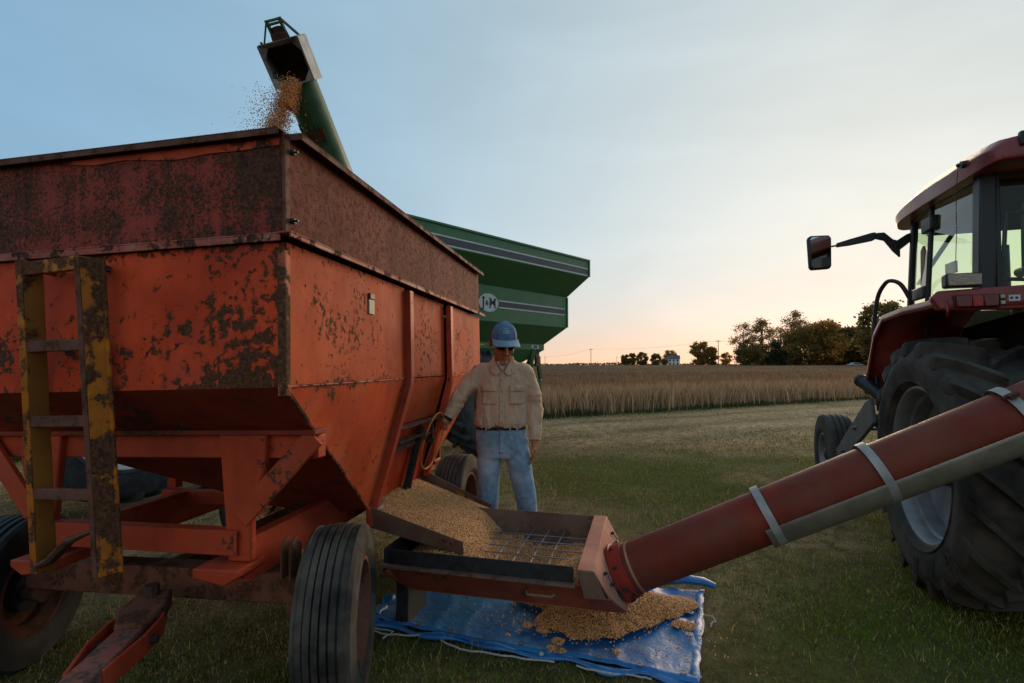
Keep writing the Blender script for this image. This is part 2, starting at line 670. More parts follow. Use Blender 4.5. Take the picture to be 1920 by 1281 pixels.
def blades(n, px, py, h, w, lean, tint_, zoff=0.0):
    h = np.where(off_tarp(px, py), h, .012)
    a = rng.uniform(0, 2 * np.pi, n)
    la = rng.uniform(0, 2 * np.pi, n)
    ln = lean * rng.uniform(.2, 1, n) * h
    bx, by = np.cos(a) * w / 2, np.sin(a) * w / 2
    z0 = gz(px, py) + zoff
    mx, my = np.cos(la) * ln * .35, np.sin(la) * ln * .35
    tx, ty = np.cos(la) * ln, np.sin(la) * ln
    hz = np.sqrt(np.maximum(h ** 2 - ln ** 2, (h * .12) ** 2))
    P = np.empty((n, 5, 3))
    P[:, 0] = np.stack([px - bx, py - by, z0], -1)
    P[:, 1] = np.stack([px + bx, py + by, z0], -1)
    P[:, 2] = np.stack([px + mx + bx * .8, py + my + by * .8, z0 + hz * .6], -1)
    P[:, 3] = np.stack([px + mx - bx * .8, py + my - by * .8, z0 + hz * .6], -1)
    P[:, 4] = np.stack([px + tx, py + ty, z0 + hz], -1)
    base = np.arange(n)[:, None] * 5
    F = np.concatenate([base + np.array([[0, 1, 2]]), base + np.array([[0, 2, 3]]), base + np.array([[3, 2, 4]])], 0)
    return P.reshape(-1, 3), F, np.repeat(tint_, 5, 0)


def wedge(n, y0, y1, power, side=1.18, xmin=None):
    """random points in the ground wedge the camera takes in (and a little beside it)"""
    u = rng.uniform(0, 1, n)
    y = (y0 ** power + u * (y1 ** power - y0 ** power)) ** (1 / power)
    x = rng.uniform(-1, 1, n) * (side * y + .6)
    return x, y


def cat(parts):
    off, vs_, fs_, ts_ = 0, [], [], []
    for v_, f_, t_ in parts:
        vs_.append(v_); fs_.append(f_ + off); ts_.append(t_); off += len(v_)
    return np.concatenate(vs_), np.concatenate(fs_), np.concatenate(ts_)


def grass_tint(x, y, n):
    s = straw_amount(x, y)
    g = np.array((.135, .200, .018))[None] * rng.uniform(.6, 1.4, (n, 1))
    yel = np.array((.20, .185, .022))[None] * rng.uniform(.6, 1.3, (n, 1))
    dry = np.array((.54, .38, .19))[None] * rng.uniform(.4, 1.2, (n, 1))
    warm = fbm(x, y, 1.1, 41, 3)[:, None]
    c = g + (yel - g) * ss(.4, .7, warm)
    pick = rng.uniform(0, 1, n) < (.04 + .85 * s * (.55 + .45 * ss(3, 6, y)))
    return np.where(pick[:, None], dry, c) * (1 - .55 * np.clip(rut(x, y), 0, 1))[:, None], s


parts = []
n = 330000
x, y = wedge(n, 1.55, 9.5, .55)
t_, s_ = grass_tint(x, y, n)
hh = rng.uniform(.014, .034, n) * (1 - .5 * s_) * (.7 + .6 * fbm(x, y, .5, 51, 2))
parts.append(blades(n, x, y, hh, rng.uniform(.0018, .0034, n) * (1 + y * .19), .9, t_))
n = 60000                                             # clippings lying flat
x, y = wedge(n, 1.55, 9.0, .7)
s_ = straw_amount(x, y)
k_ = rng.uniform(0, 1, n) < (.05 + .9 * s_) * (.45 + .55 * ss(3, 6, y))
x, y = x[k_], y[k_]; n = len(x)
t_ = np.array((.44, .31, .14))[None] * rng.uniform(.35, 1.3, (n, 1))
parts.append(blades(n, x, y, rng.uniform(.03, .09, n), rng.uniform(.0015, .003, n) * (1 + y * .15), 1.0, t_, .010))
n = 110000                                            # the strip out to the field
x, y = wedge(n, 8.5, 30, .6)
k_ = field_d(x, y) < .3
x, y = x[k_], y[k_]; n = len(x)
t_, s_ = grass_tint(x, y, n)
parts.append(blades(n, x, y, rng.uniform(.025, .07, n) * (1 - .65 * track(x, y)), rng.uniform(.010, .020, n), .95, t_))
gv, gf, gt = cat(parts)
M['grass'] = attr_mat('grass', .9, .25, .05)
gro = link(bpy.data.objects.new('grass', raw_mesh('grass', gv, gf, gt)), M['grass'])
tag(gro, 'short green and straw coloured grass covering the farmyard', 'grass', kind='stuff')

# --- bean field: canopy sheet in rows plus upright stalks
def field_xy(a, d):
    return FA[0] + FD[0] * a + FN[0] * d, FA[1] + FD[1] * a + FN[1] * d


fa = np.array([-700, -350, -160, -90] + lin(-50, 60, 220) + [60, 80, 110, 160, 300, 700], float)
fd_ = np.array(lin(.35, 12, 60) + lin(12, 60, 60) + [60, 68, 80, 95, 115, 140, 165, 190], float)
FAg, FDg = np.meshgrid(fa, fd_)
fx, fy = field_xy(FAg, FDg)
fz = gz(fx, fy) - .02 + .50 * ss(.2, 3.2, FDg) + .1 * fbm(fx, fy, .9, 61, 3) + .10 * ss(0, 25, FDg) + .12 * (fbm(fx, fy, 14, 62, 2) - .5)
i2 = np.arange(fx.size).reshape(fx.shape)
fq = np.stack([i2[:-1, :-1], i2[:-1, 1:], i2[1:, 1:], i2[1:, :-1]], -1).reshape(-1, 4)


def bean_tint(x, y, n):
    c = np.array((.42, .265, .150)) * rng.uniform(.5, 1.45, (n, 1))
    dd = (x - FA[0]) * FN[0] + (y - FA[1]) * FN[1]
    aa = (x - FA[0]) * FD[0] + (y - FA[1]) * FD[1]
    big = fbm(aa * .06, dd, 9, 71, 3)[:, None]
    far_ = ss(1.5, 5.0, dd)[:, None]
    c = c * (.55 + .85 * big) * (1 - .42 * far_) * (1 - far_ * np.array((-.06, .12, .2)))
    gl = (rng.uniform(0, 1, n) < .06)[:, None]
    return np.where(gl, np.array((.11, .10, .04)) * rng.uniform(.6, 1.2, (n, 1)), c)


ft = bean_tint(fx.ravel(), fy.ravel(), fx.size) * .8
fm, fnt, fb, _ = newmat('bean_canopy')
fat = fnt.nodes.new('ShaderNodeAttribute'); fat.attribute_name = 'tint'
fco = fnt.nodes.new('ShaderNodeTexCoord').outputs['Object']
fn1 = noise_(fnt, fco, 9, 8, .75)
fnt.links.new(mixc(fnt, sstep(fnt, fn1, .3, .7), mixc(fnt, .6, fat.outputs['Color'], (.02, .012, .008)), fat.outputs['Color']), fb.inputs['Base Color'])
fb.inputs['Roughness'].default_value = .95
fb.inputs['Specular IOR Level'].default_value = .05
bump_(fnt, fn1, 1.0, .25, fb)
parts = []
for (n, d0, d1, wmul) in ((75000, .0, 3.0, 1.0), (75000, 2.5, 22, 1.7), (55000, 20, 120, 4.2)):
    a = rng.uniform(-14, 48, n) if d0 < 20 else rng.uniform(-60, 150, n)
    d = d0 + (d1 - d0) * rng.uniform(0, 1, n) ** (1.0 if d0 < 2 else 1.6)
    row = np.round(a / .38) * .38 + rng.normal(0, .07, n)
    a = np.where(d < 5, a, row)
    d = np.where(d < 1.2, d + rng.normal(0, .25, n), d)
    x, y = field_xy(a, d)
    h = rng.uniform(.40, .86, n) * (.75 + .5 * fbm(x, y, 1.1, 81, 3)) * np.where(d < .4, .85, 1)
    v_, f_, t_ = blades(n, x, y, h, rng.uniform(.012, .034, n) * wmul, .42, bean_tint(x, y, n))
    parts.append((v_, f_, t_))
n = 26000                                              # green weeds along the foot of the edge
a = rng.uniform(-14, 48, n); d = rng.normal(-.15, .22, n)
x, y = field_xy(a, d)
parts.append(blades(n, x, y, rng.uniform(.08, .32, n) * fbm(x, y, 1.2, 91, 2), rng.uniform(.012, .03, n), .7,
                    np.array((.07, .08, .03)) * rng.uniform(.5, 1.5, (n, 1))))
bv, bf, bt = cat(parts)
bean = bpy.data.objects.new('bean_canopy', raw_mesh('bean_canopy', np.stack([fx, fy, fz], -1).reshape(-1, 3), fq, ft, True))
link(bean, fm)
bean['kind'] = 'structure'
bean.name = 'field'
st_o = link(bpy.data.objects.new('bean_stalks', raw_mesh('bean_stalks', bv, bf, bt)), attr_mat('bean_stalks', .9, .2, .1))
tag(st_o, 'dry brown soybean stalks standing across the field', 'bean crop', kind='stuff')

# --- trees
M['bark'] = plain('bark', (.06, .045, .035), .9, .4, 5)
M['leaf'] = attr_mat('leaf', .7, .5, .2)
LEAF = {'dark': (.20, .15, .045), 'mid': (.30, .19, .055), 'gold': (.46, .25, .055), 'pale': (.36, .215, .09), 'fir': (.045, .05, .024)}  # gold has the glow of the low sun put into the leaf colour


def tree(label, px, dist, top_y, width_px, kind='dark', density=1.0, shape='round', base_y=686, group='trees along the horizon', seed=0):
    """px: bearing as photo column; sizes follow from the distance"""
    r_ = np.random.default_rng(seed + int(px))
    k = dist / 960
    X, Y = (px - 960) * k, dist
    z0 = ground_z(X, Y)
    H = (685 - top_y) * k + CAM_H - z0
    Wd = width_px * k / 2 * (1.22 if px > 1380 else .88)
    t = thing('tree', label, 'tree', (X, Y, z0 - .1), group=group)
    mb = MB()
    lean = r_.normal(0, .02, 2) * H
    tr = [(lean[0] * f_, lean[1] * f_, H * f_) for f_ in (0, .15, .35, .6, .85)]
    r0 = .018 * H + .06
    mb.tube(tr, [r0 * q for q in (1.25, 1, .8, .5, .15)], 7)
    c0 = {'round': .5, 'tall': .52, 'fir': .5}[shape]
    ncl = int((46 if shape != 'round' else 54) * (.75 + .25 * density))
    cl = []
    while len(cl) < ncl:
        p = r_.uniform(-1, 1, 3)
        if shape == 'fir':
            f_ = (p[2] + 1) / 2
            if np.hypot(p[0], p[1]) > (1 - f_) ** .8 + .05:
                continue
            q = np.array((p[0] * Wd, p[1] * Wd, H * (.08 + .9 * f_)))
        else:
            if np.linalg.norm(p) > 1:
                continue
            p = p / max(np.linalg.norm(p), .01) * np.linalg.norm(p) ** .55
            q = np.array((p[0] * Wd, p[1] * Wd, H * ((.52 if shape == 'round' else .56) + (.46 if shape == 'round' else .42) * p[2])))
            if shape == 'tall':
                q[:2] *= .55 + .45 * (1 - abs(p[2]))
        cl.append(q * (1, 1, 1))
    for q in cl[::2]:
        b0 = V(tr[1]).lerp(V(tr[3]), r_.uniform(.0, 1))
        mid = (b0 + V(q)) / 2 + V(0, 0, .03 * H)
        mb.tube([b0, mid, V(q)], [r0 * .32, r0 * .2, r0 * .05], 5)
    mb.build('trunk', M['bark'], t)
    per = int(150 * density)
    cl = np.array(cl)
    ctr = np.repeat(cl, per, 0)
    n_ = len(ctr)
    sg = .17 * Wd + .035 * H
    P = ctr + r_.normal(0, 1, (n_, 3)) * np.array((sg, sg, sg * .7)) * .62
    P[:, 2] = np.clip(P[:, 2], .02 * H, H * 1.02)
    sz = r_.uniform(.5, 1.25, (n_, 1)) * (.013 * H + .10) * (1.3 if density > .6 else .95)
    e1 = r_.normal(0, 1, (n_, 3)); e1 /= np.linalg.norm(e1, axis=1, keepdims=True)
    e2 = np.cross(e1, r_.normal(0, 1, (n_, 3))); e2 /= np.linalg.norm(e2, axis=1, keepdims=True)
    Q = np.stack([P - e1 * sz, P - e2 * sz * .7, P + e1 * sz, P + e2 * sz * .7], 1).reshape(-1, 3)
    F = np.arange(n_ * 4).reshape(-1, 4)
    base = np.array(LEAF[kind])
    cc = base * np.repeat(r_.uniform(.7, 1.35, (len(cl), 1)), per, 0) * r_.uniform(.6, 1.4, (n_, 1))
    if kind in ('mid', 'dark'):
        w_ = np.repeat(r_.uniform(0, 1, (len(cl), 1)) ** 3, per, 0)
        cc = cc + (np.array((.30, .16, .04)) - cc) * w_ * (.65 if kind == 'mid' else .25)
    o = link(bpy.data.objects.new('crown', raw_mesh('crown', Q, F, np.repeat(cc, 4, 0))), M['leaf'], t)
    return t


tree('small round dark tree, leftmost of the three beside the farmhouse', 1172, 330, 663, 15, 'dark')
tree('small slim tree second of the three left of the farmhouse', 1185, 330, 661, 14, 'mid')
tree('round dark tree third of the three left of the farmhouse', 1203, 325, 660, 22, 'dark')
tree('round dark tree just left of the white farmhouse', 1229, 320, 662, 20, 'dark')
tree('low round bush standing before the farmhouse wall', 1246, 290, 671, 13, 'mid')
tree('broad tree rising behind the farmhouse roof', 1257, 400, 655, 26, 'mid')
tree('tall dark tree left of the tall utility pole', 1313, 210, 638, 34, 'mid', 1.0)
tree('lower leaning tree touching the tall tree left of the utility pole', 1333, 205, 650, 26, 'mid', .9)
tree('small sunlit bush like tree right of the utility pole', 1361, 215, 660, 22, 'gold', .6)
tree('thin pale half bare tree at the left end of the grove', 1394, 190, 602, 36, 'pale', .35, 'tall')
tree('low dark tree under the pale one at the left end of the grove', 1403, 180, 638, 34, 'dark', .9)
tree('slender tree with loose foliage second in the grove', 1430, 190, 594, 36, 'mid', .55, 'tall')
tree('dark pointed conifer standing within the grove', 1456, 178, 632, 30, 'fir', 1.1, 'fir')
tree('pale thin crowned tree behind the conifer', 1462, 200, 598, 34, 'pale', .45, 'tall')
tree('tallest feathery tree of the grove', 1491, 190, 581, 40, 'mid', .6, 'tall')
tree('big dense spreading tree in the middle of the grove', 1518, 182, 606, 66, 'dark', 1.2)
tree('big tree with golden side lit by the low sun', 1546, 178, 600, 56, 'gold', .8)
tree('dense dark tree left of the parked car', 1568, 186, 612, 46, 'dark', 1.1)
tree('dense dark tree above the parked car', 1592, 184, 609, 44, 'dark', 1.1)
tree('dense dark tree right of the parked car', 1618, 186, 612, 44, 'dark', 1.1)
tree('tall tree at the right end of the grove behind the tractor', 1652, 150, 560, 60, 'dark', 1.2)
for i, (px_, d_, ty_, w_) in enumerate(((1690, 170, 606, 60), (1735, 175, 600, 60), (1780, 180, 604, 64), (1830, 185, 600, 70))):  # added trees, prolonging the grove behind the tractor to block low sun
    tree(['added dark grove tree just behind the tractor fender', 'added dark grove tree behind the tractor door glass', 'added dark grove tree behind the tractor work lamp', 'added dark grove tree behind the tractor rear window'][i], px_, d_, ty_, w_, 'dark', 1.1)

for px_, w_, lb in ((1420, 60, 'low thicket at the foot of the slender trees'), (1500, 70, 'low thicket left of the white shed'), (1560, 60, 'low thicket under the golden tree'), (1632, 60, 'low thicket beside the tractor hand rail')):
    tree(lb, px_, 192, 662, w_, 'dark', .9)

# far low treeline reads as one mass
n = 9000
bx = rng.uniform(-380, 950, n) ; by = rng.uniform(690, 760, n)
hz_ = 7.5 * fbm(bx, by * 0, 40, 5, 3) ** 1.5 + .8
pz = rng.uniform(0, 1, n) * hz_ + .9
e1 = rng.normal(0, 1, (n, 3)); e1 /= np.linalg.norm(e1, axis=1, keepdims=True)
e2 = np.cross(e1, rng.normal(0, 1, (n, 3))); e2 /= np.linalg.norm(e2, axis=1, keepdims=True)
P = np.stack([bx, by, pz], -1)
Q = np.stack([P - e1 * 1.3, P - e2, P + e1 * 1.3, P + e2], 1).reshape(-1, 3)
wood = link(bpy.data.objects.new('distant_woods', raw_mesh('distant_woods', Q, np.arange(n * 4).reshape(-1, 4),
            np.repeat(np.array((.09, .07, .035)) * rng.uniform(.6, 1.4, (n, 1)), 4, 0))), M['leaf'])
tag(wood, 'low dark line of distant woods along the horizon', 'woods', kind='stuff')

# --- farmhouse, shed, car, utility poles
M['white_wall'] = plain('white_wall', (.62, .6, .58), .8, .1, 3)
M['grey_roof'] = plain('grey_roof', (.10, .095, .095), .85, .3, 4)
M['dark_glass'] = plain('dark_glass', (.02, .025, .03), .15, .2, 4, bump=0)


def house(label, px, dist, w, d, wall_h, roof_h, wins, chimney=True, name='farmhouse', wing=None):
    X, Y = (px - 960) * dist / 960, dist
    t = thing(name, label, 'house', (X, Y, ground_z(X, Y)), (0, 0, R(-12)))
    body = MB().box((-w / 2, 0, 0), (w / 2, d, wall_h))
    body.add([(-w / 2, 0, wall_h), (-w / 2, d, wall_h), (-w / 2, d / 2, wall_h + roof_h), (w / 2, 0, wall_h), (w / 2, d, wall_h), (w / 2, d / 2, wall_h + roof_h)],
             [(0, 1, 2), (5, 4, 3)])
    body.build('wall', M['white_wall'], t, 20)
    rf = MB()
    e = .35
    for s_ in (-1, 1):
        y0 = d / 2 - s_ * (d / 2 + e)
        rf.plate([(-w / 2 - e, y0, wall_h - e * .6), (w / 2 + e, y0, wall_h - e * .6), (w / 2 + e, d / 2, wall_h + roof_h), (-w / 2 - e, d / 2, wall_h + roof_h)], .16, (0, 0, 1))
    ro = rf.build('roof', M['grey_roof'], t, 20)
    if chimney:
        MB().box((w * .2, d * .42, wall_h + roof_h - .5), (w * .2 + .8, d * .42 + .8, wall_h + roof_h + 1.1)).build('chimney', M['bark'], ro, 20)
    for (wx, wz, ww, wh) in wins:
        f_ = MB().box((wx - ww / 2 - .1, -.06, wz - .1), (wx + ww / 2 + .1, .02, wz + wh + .1)).build('window', M['white_wall'], t, 20)
        MB().box((wx - ww / 2, -.09, wz), (wx + ww / 2, -.05, wz + wh)).build('pane', M['dark_glass'], f_, 20)
    if wing:
        wg = MB()
        x0, x1, wd, h0, h1 = wing
        wg.box((x0, .5, 0), (x1, .5 + wd, h0))
        w_o = wg.build('wing', M['white_wall'], t, 20)
        MB().plate([(x0 - .2, .2, h0), (x1, .2, h0), (x1, .5 + wd / 2, h1), (x0 - .2, .5 + wd / 2, h1)], .15, (0, 0, 1)).plate(
            [(x0 - .2, .8 + wd, h0), (x1, .8 + wd, h0), (x1, .5 + wd / 2, h1), (x0 - .2, .5 + wd / 2, h1)], .15, (0, 0, 1)).build('wing_roof', M['grey_roof'], w_o, 20)
    return t


house('white two storey farmhouse with grey roof beyond the field', 1263, 370, 8.5, 7, 5.4, 2.3,
      [(-2.6, .9, 1, 1.5), (0, .9, 1, 1.5), (2.6, .9, 1, 1.5), (-2.6, 3.4, 1, 1.4), (0, 3.4, 1, 1.4), (2.6, 3.4, 1, 1.4)], True, 'farmhouse', (-10, -4.25, 5, 2.6, 4.2))
house('low white shed under the grove of tall trees', 1487, 200, 6.5, 5, 2.3, 1.1, [(-1.5, .8, .9, .9), (1.6, .8, .9, .9)], False, 'shed')

cx_, cd_ = 1603, 165
t = thing('parked_car', 'small pale car parked under the trees of the grove', 'car', ((cx_ - 960) * cd_ / 960, cd_, ground_z((cx_ - 960) * cd_ / 960, cd_)), (0, 0, R(8)))
M['car_paint'] = plain('car_paint', (.35, .4, .42), .3, .1)
pr = [(-2.3, .35), (2.3, .35), (2.35, .8), (1.5, .95), (.8, 1.42), (-.9, 1.45), (-1.7, .98), (-2.3, .9)]
MB().plate([(a, -.85, b_) for a, b_ in pr], 1.7, (0, 1, 0)).build('body', M['car_paint'], t, 30, .06)
MB().plate([(1.25, -.87, 1.0), (.72, -.87, 1.34), (-.82, -.87, 1.36), (-1.4, -.87, 1.0)], .03, (0, 1, 0)).build('side_window', M['dark_glass'], t, 30)
for wx in (-1.45, 1.4):
    for wy in (-.82, .62):
        w_ = MB().lathe([(.15, 0), (.33, 0), (.33, .2), (.15, .2)], (wx, wy, .33), (0, 1, 0), 16).build('wheel', M['rubber'], t)

M['pole_wood'] = plain('pole_wood', (.07, .05, .04), .9, .3, 5)
POLES = []


def pole(label, px, dist, top_y, arm=2.4):
    X, Y = (px - 960) * dist / 960, dist
    z0 = ground_z(X, Y)
    H = (685 - top_y) * dist / 960 + CAM_H - z0
    t = thing('utility_pole', label, 'utility pole', (X, Y, z0), (0, 0, R(-20)), 'utility poles beyond the field')
    MB().cyl((0, 0, -.3), (0, 0, H), .2, .14, 10).build('post', M['pole_wood'], t)
    MB().beam((-arm / 2, 0, H - .7), (arm / 2, 0, H - .7), .14, .16).build('crossarm', M['pole_wood'], t)
    for ix in (-.45, -.2, .2, .45):
        MB().lathe([(.0, 0), (.06, 0), (.08, .08), (.05, .2), (0, .22)], (ix * arm, 0, H - .62), (0, 0, 1), 8, False).build('insulator', M['grey_roof'], t)
    POLES.append((X, Y, z0 + H - .42))
    return t


pole('utility pole farthest to the left beside the green grain cart', 1022, 520, 668)
pole('slim utility pole standing left of the farmhouse trees', 1108, 330, 653)
pole('tall utility pole between the leaning tree and the grove', 1347, 245, 637)
pole('thin far utility pole left of the small round trees', 1156, 560, 668)
spans = [(V(POLES[0]), V(POLES[1]), 'from the far pole to the slim pole'), (V(POLES[1]), V(POLES[2]), 'from the slim pole to the tall pole'), (V(POLES[2]), V(POLES[2]) + V(60, 25, 2), 'from the tall pole into the grove')]
for pa, pb, nm in spans:
    for off, wh in ((-1.1, 'left'), (1.1, 'right')):
        path = [pa.lerp(pb, i / 14) + V(off, 0, -1.5 * math.sin(math.pi * i / 14)) for i in range(15)]
        tag(MB().tube(path, .022, 5).build('power_line', M['black_iron']), '%s wire of the power line running %s' % (wh, nm), 'power line', 'power line wires')
# ================================================================ wheels
def rib_wheel(parent, c, sgn, Rt, W, Rr, rim_mat, tyre_mat, ribs=5, seg=64, name='wheel', dish=.05, yaw=0):
    """implement wheel with grooved tyre; sgn = +1 when its outer face looks to +x"""
    c = V(c)
    ax = V(math.cos(yaw) * sgn, math.sin(yaw) * sgn, 0)
    h = W / 2
    pr = [(Rr, -h * .78), (Rr + .02, -h * .9), (Rr + (Rt - Rr) * .45, -h * 1.0), (Rt * .95, -h * .93), (Rt * .985, -h * .80)]
    g = h * 1.56 / ribs
    for i in range(ribs):
        a0 = -h * .78 + i * g
        pr += [(Rt - .002 * abs(i - (ribs - 1) / 2) ** 2, a0 + g * .07), (Rt - .002 * abs(i - (ribs - 1) / 2) ** 2, a0 + g * .80)]
        if i < ribs - 1:
            pr += [(Rt - .018, a0 + g * .86), (Rt - .018, a0 + g * 1.0)]
    pr += [(Rt * .985, h * .80), (Rt * .95, h * .93), (Rr + (Rt - Rr) * .45, h * 1.0), (Rr + (Rt - Rr) * .3, h * .99), (Rr + (Rt - Rr) * .28, h * 1.01),
           (Rr + .02, h * .9), (Rr, h * .78)]
    rim = MB().lathe([(Rr + .012, h * .86), (Rr + .012, h * .80), (Rr - .008, h * .76), (Rr - .02, h * .3), (Rr - .03, h * .1), (Rr - .03, -h * .6), (Rr + .01, -h * .84),
                      (Rr - .01, -h * .84), (Rr - .045, -h * .55), (Rr - .045, dish - .01), (.10, dish), (.10, dish + .012), (Rr - .04, dish + .012),
                      (Rr - .028, h * .28), (Rr - .014, h * .74), (Rr - .004, h * .86)], c, ax, seg)
    w_ = rim.build(name, rim_mat, parent, 40)
    MB().lathe(pr, c, ax, seg).build('tyre', tyre_mat, w_, 28)
    hb = MB().lathe([(0, dish - .05), (.10, dish - .05), (.10, dish + .02), (.062, dish + .024), (.058, dish + .075), (.03, dish + .085), (0, dish + .085)], c, ax, 24, False)
    e1 = V(0, 0, 1)
    e2 = ax.cross(e1)
    for k in range(6):
        a = k * math.pi / 3
        p = c + (e1 * math.cos(a) + e2 * math.sin(a)) * .08 + ax * (dish + .015)
        hb.cyl(p, p + ax * .022, .011, .010, 6)
    hb.build('hub', M['black_iron'], w_, 35)
    p = c + (e2 * .8 - e1 * .6) * (Rr - .05) + ax * (h * .3)
    MB().cyl(p, p + ax * .045, .006, .005, 8).build('valve_stem', M['black_iron'], w_)
    return w_


def lug_wheel(parent, c, sgn, Rt, W, Rr, rim_mat, tyre_mat, lugs=22, lug_h=.05, seg=72, dish=-.02, ribs_rim=True):
    c, ax = V(c), V(sgn, 0, 0)
    h = W / 2
    Rb = Rt - lug_h
    pr = [(Rr, -h * .72), (Rr + .02, -h * .84), (Rr + (Rb - Rr) * .5, -h), (Rb - .06, -h * .97), (Rb - .015, -h * .86), (Rb, -h * .55), (Rb + .01, 0),
          (Rb, h * .55), (Rb - .015, h * .86), (Rb - .06, h * .97), (Rr + (Rb - Rr) * .62, h * 1.005), (Rr + (Rb - Rr) * .5, h), (Rr + .05, h * .93), (Rr + .045, h * .96), (Rr + .02, h * .84), (Rr, h * .72)]
    ty = MB().lathe(pr, c, ax, seg)
    e1 = V(0, 0, 1)
    e2 = ax.cross(e1)

    def pt(a, lat, r_):
        return c + (e1 * math.cos(a) + e2 * math.sin(a)) * r_ + ax * lat
    for k in range(lugs):
        for s_ in (-1, 1):
            th = 2 * math.pi * (k + (.5 if s_ > 0 else 0)) / lugs
            rings = []
            #        lateral, angle offset, half width, foot radius, top radius
            for lat, da, hw, rb, rt in ((-.05, -.04, .030, Rb - .005, Rt + .006), (.15, .01, .028, Rb - .005, Rt + .006), (.45, .10, .028, Rb - .01, Rt),
                                         (.75, .19, .031, Rb - .02, Rt - .008), (.93, .25, .036, Rb - .035, Rt - .018), (.985, .27, .030, Rb - .055, Rt - .04)):
                a = th + da
                rings.append([pt(a - hw * 1.5, lat * h * s_, rb), pt(a - hw * .85, lat * h * s_, rt), pt(a + hw * .85, lat * h * s_, rt), pt(a + hw * 1.5, lat * h * s_, rb)])
            ty.loft(rings)
    step = [(Rr + .014, h * .80), (Rr + .014, h * .72), (Rr - .012, h * .70), (Rr - .016, h * .5), (Rr - .035, h * .46), (Rr - .04, h * .12), (Rr - .065, h * .08), (Rr - .07, -h * .35),
            (Rr - .03, -h * .5), (Rr + .0, -h * .78), (Rr - .02, -h * .78), (Rr - .09, -h * .4), (Rr - .09, dish), (.20, dish - .06), (.20, dish - .045), (Rr - .084, dish + .014),
            (Rr - .078, h * .06), (Rr - .052, h * .10), (Rr - .048, h * .44), (Rr - .03, h * .48), (Rr - .026, h * .68), (Rr - .002, h * .80)]
    w_ = MB().lathe(step, c, ax, seg).build('wheel', rim_mat, parent, 40)
    ty.build('tyre', tyre_mat, w_, 32)
    hb = MB().lathe([(0, dish - .12), (.21, dish - .12), (.21, dish - .03), (.13, dish), (.12, dish + .1), (0, dish + .11)], c, ax, 28, False)
    for k in range(8):
        a = k * math.pi / 4
        p = pt(a, dish - .04, .17)
        hb.cyl(p, p + ax * .035, .018, .017, 6)
    hb.build('hub', M['black_iron'], w_, 35)
    return w_


# ================================================================ gravity wagon
RED, RED2 = (.58, .046, .012), (.55, .105, .032)
M['w_front'] = rusty('wagon_front_paint', RED, thr=.612, scale=22, blobs=[((-.22, 0, 1.58), .20, .17), ((-.15, 0, 1.42), .26, .22), ((-.30, 0, 1.40), .18, .13), ((-.42, 0, 1.56), .12, .12), ((-.52, 0, 1.50), .12, .11), ((-.05, 0, 1.70), .25, .12), ((-.25, 0, 1.80), .12, .12), ((-.66, 0, 1.46), .14, .10), ((-1.2, 0, 1.5), .12, .2), ((-.9, 0, 1.5), .14, .12)],
                     fade=(.46, .058, .034), fade_thr=.56, rough=.6, streak=.12, base2=(.62, .066, .017), edges=((2, 1.345, .05, .10), (2, 1.855, .06, .09), (0, 0.0, .05, .12)))
M['w_side'] = rusty('wagon_side_paint', (.41, .044, .010), thr=.64, scale=34, blobs=[((0, .22, 1.66), .13, .13), ((0, .30, 1.58), .15, .17), ((0, .42, 1.60), .11, .15), ((0, .50, 1.56), .16, .15), ((0, .40, 1.50), .16, .11), ((0, .70, 1.56), .16, .10), ((0, .56, 1.72), .16, .13), ((0, 1.35, 1.58), .16, .14), ((0, 1.5, 1.66), .2, .13), ((0, 1.62, 1.52), .2, .13), ((0, 1.42, 1.45), .16, .11), ((0, .4, 1.345), .2, .12), ((0, .8, 1.345), .16, .1), ((0, 2.45, 1.5), .4, .12), ((0, 2.15, 1.64), .12, .18), ((0, 2.1, 1.5), .2, .11)],
                    fade=(.43, .068, .020), fade_thr=.5, rough=.7, base2=(.45, .066, .015), streak=.10, edges=((2, 1.345, .035, .10), (2, 1.855, .05, .09), (1, 0.0, .04, .10)))
M['w_side_low'] = rusty('wagon_lower_paint', (.48, .062, .016), thr=.645, scale=22, streak=.2, blobs=[((0, .35, 1.33), .2, .12), ((-.1, .75, .95), .35, .07)], fade=(.46, .105, .04), fade_thr=.55, rough=.6, edges=((2, 1.345, .04, .10), (2, .66, .05, .10)))
M['w_under'] = rusty('wagon_under_shade_paint', (.24, .036, .018), thr=.56, scale=4, rough=.6)  # dirty red, darkened in colour to deepen the shade under the box
M['w_frame'] = rusty('wagon_frame_paint', (.47, .058, .022), thr=.64, scale=20, fine=.16, rough=.5, dust=.14, blobs=[((-.38, .2, .72), .06, .25), ((-.17, .24, 1.0), .20, .17)])
M['w_ext_front'] = rusty('extension_front_paint', (.31, .042, .028), rust=(.070, .030, .018), thr=.50, scale=2.6, fine=.62, streak=.34, soft=.10, rough=.62,
                         blobs=[((-.03, 0, 2.08), .28, .16), ((-.5, 0, 2.16), .40, .12), ((-1.0, 0, 2.14), .5, .13), ((-.32, 0, 1.90), .05, .26), ((-.22, 0, 1.90), .05, .26), ((-1.35, 0, 2.05), .5, .10), ((-.02, 0, 1.95), .12, .2)])
M['w_strip'] = rusty('extension_top_paint', (.50, .065, .024), rust=(.06, .025, .018), thr=.53, scale=5, fine=.2, rough=.55)
M['w_ext_side'] = rusty('extension_side_rust', (.165, .042, .026), rust=(.095, .030, .019), thr=.5, scale=34, fine=.5, soft=.12, rough=.78, blobs=[])
M['w_rim'] = rusty('rim_rust', (.15, .062, .045), thr=.5, scale=12, soft=.1, rough=.7)
M['w_ledge'] = rusty('ledge_paint', (.36, .085, .055), rust=(.07, .03, .02), thr=.53, scale=18, fine=.14, rough=.6, fade=(.48, .24, .19))
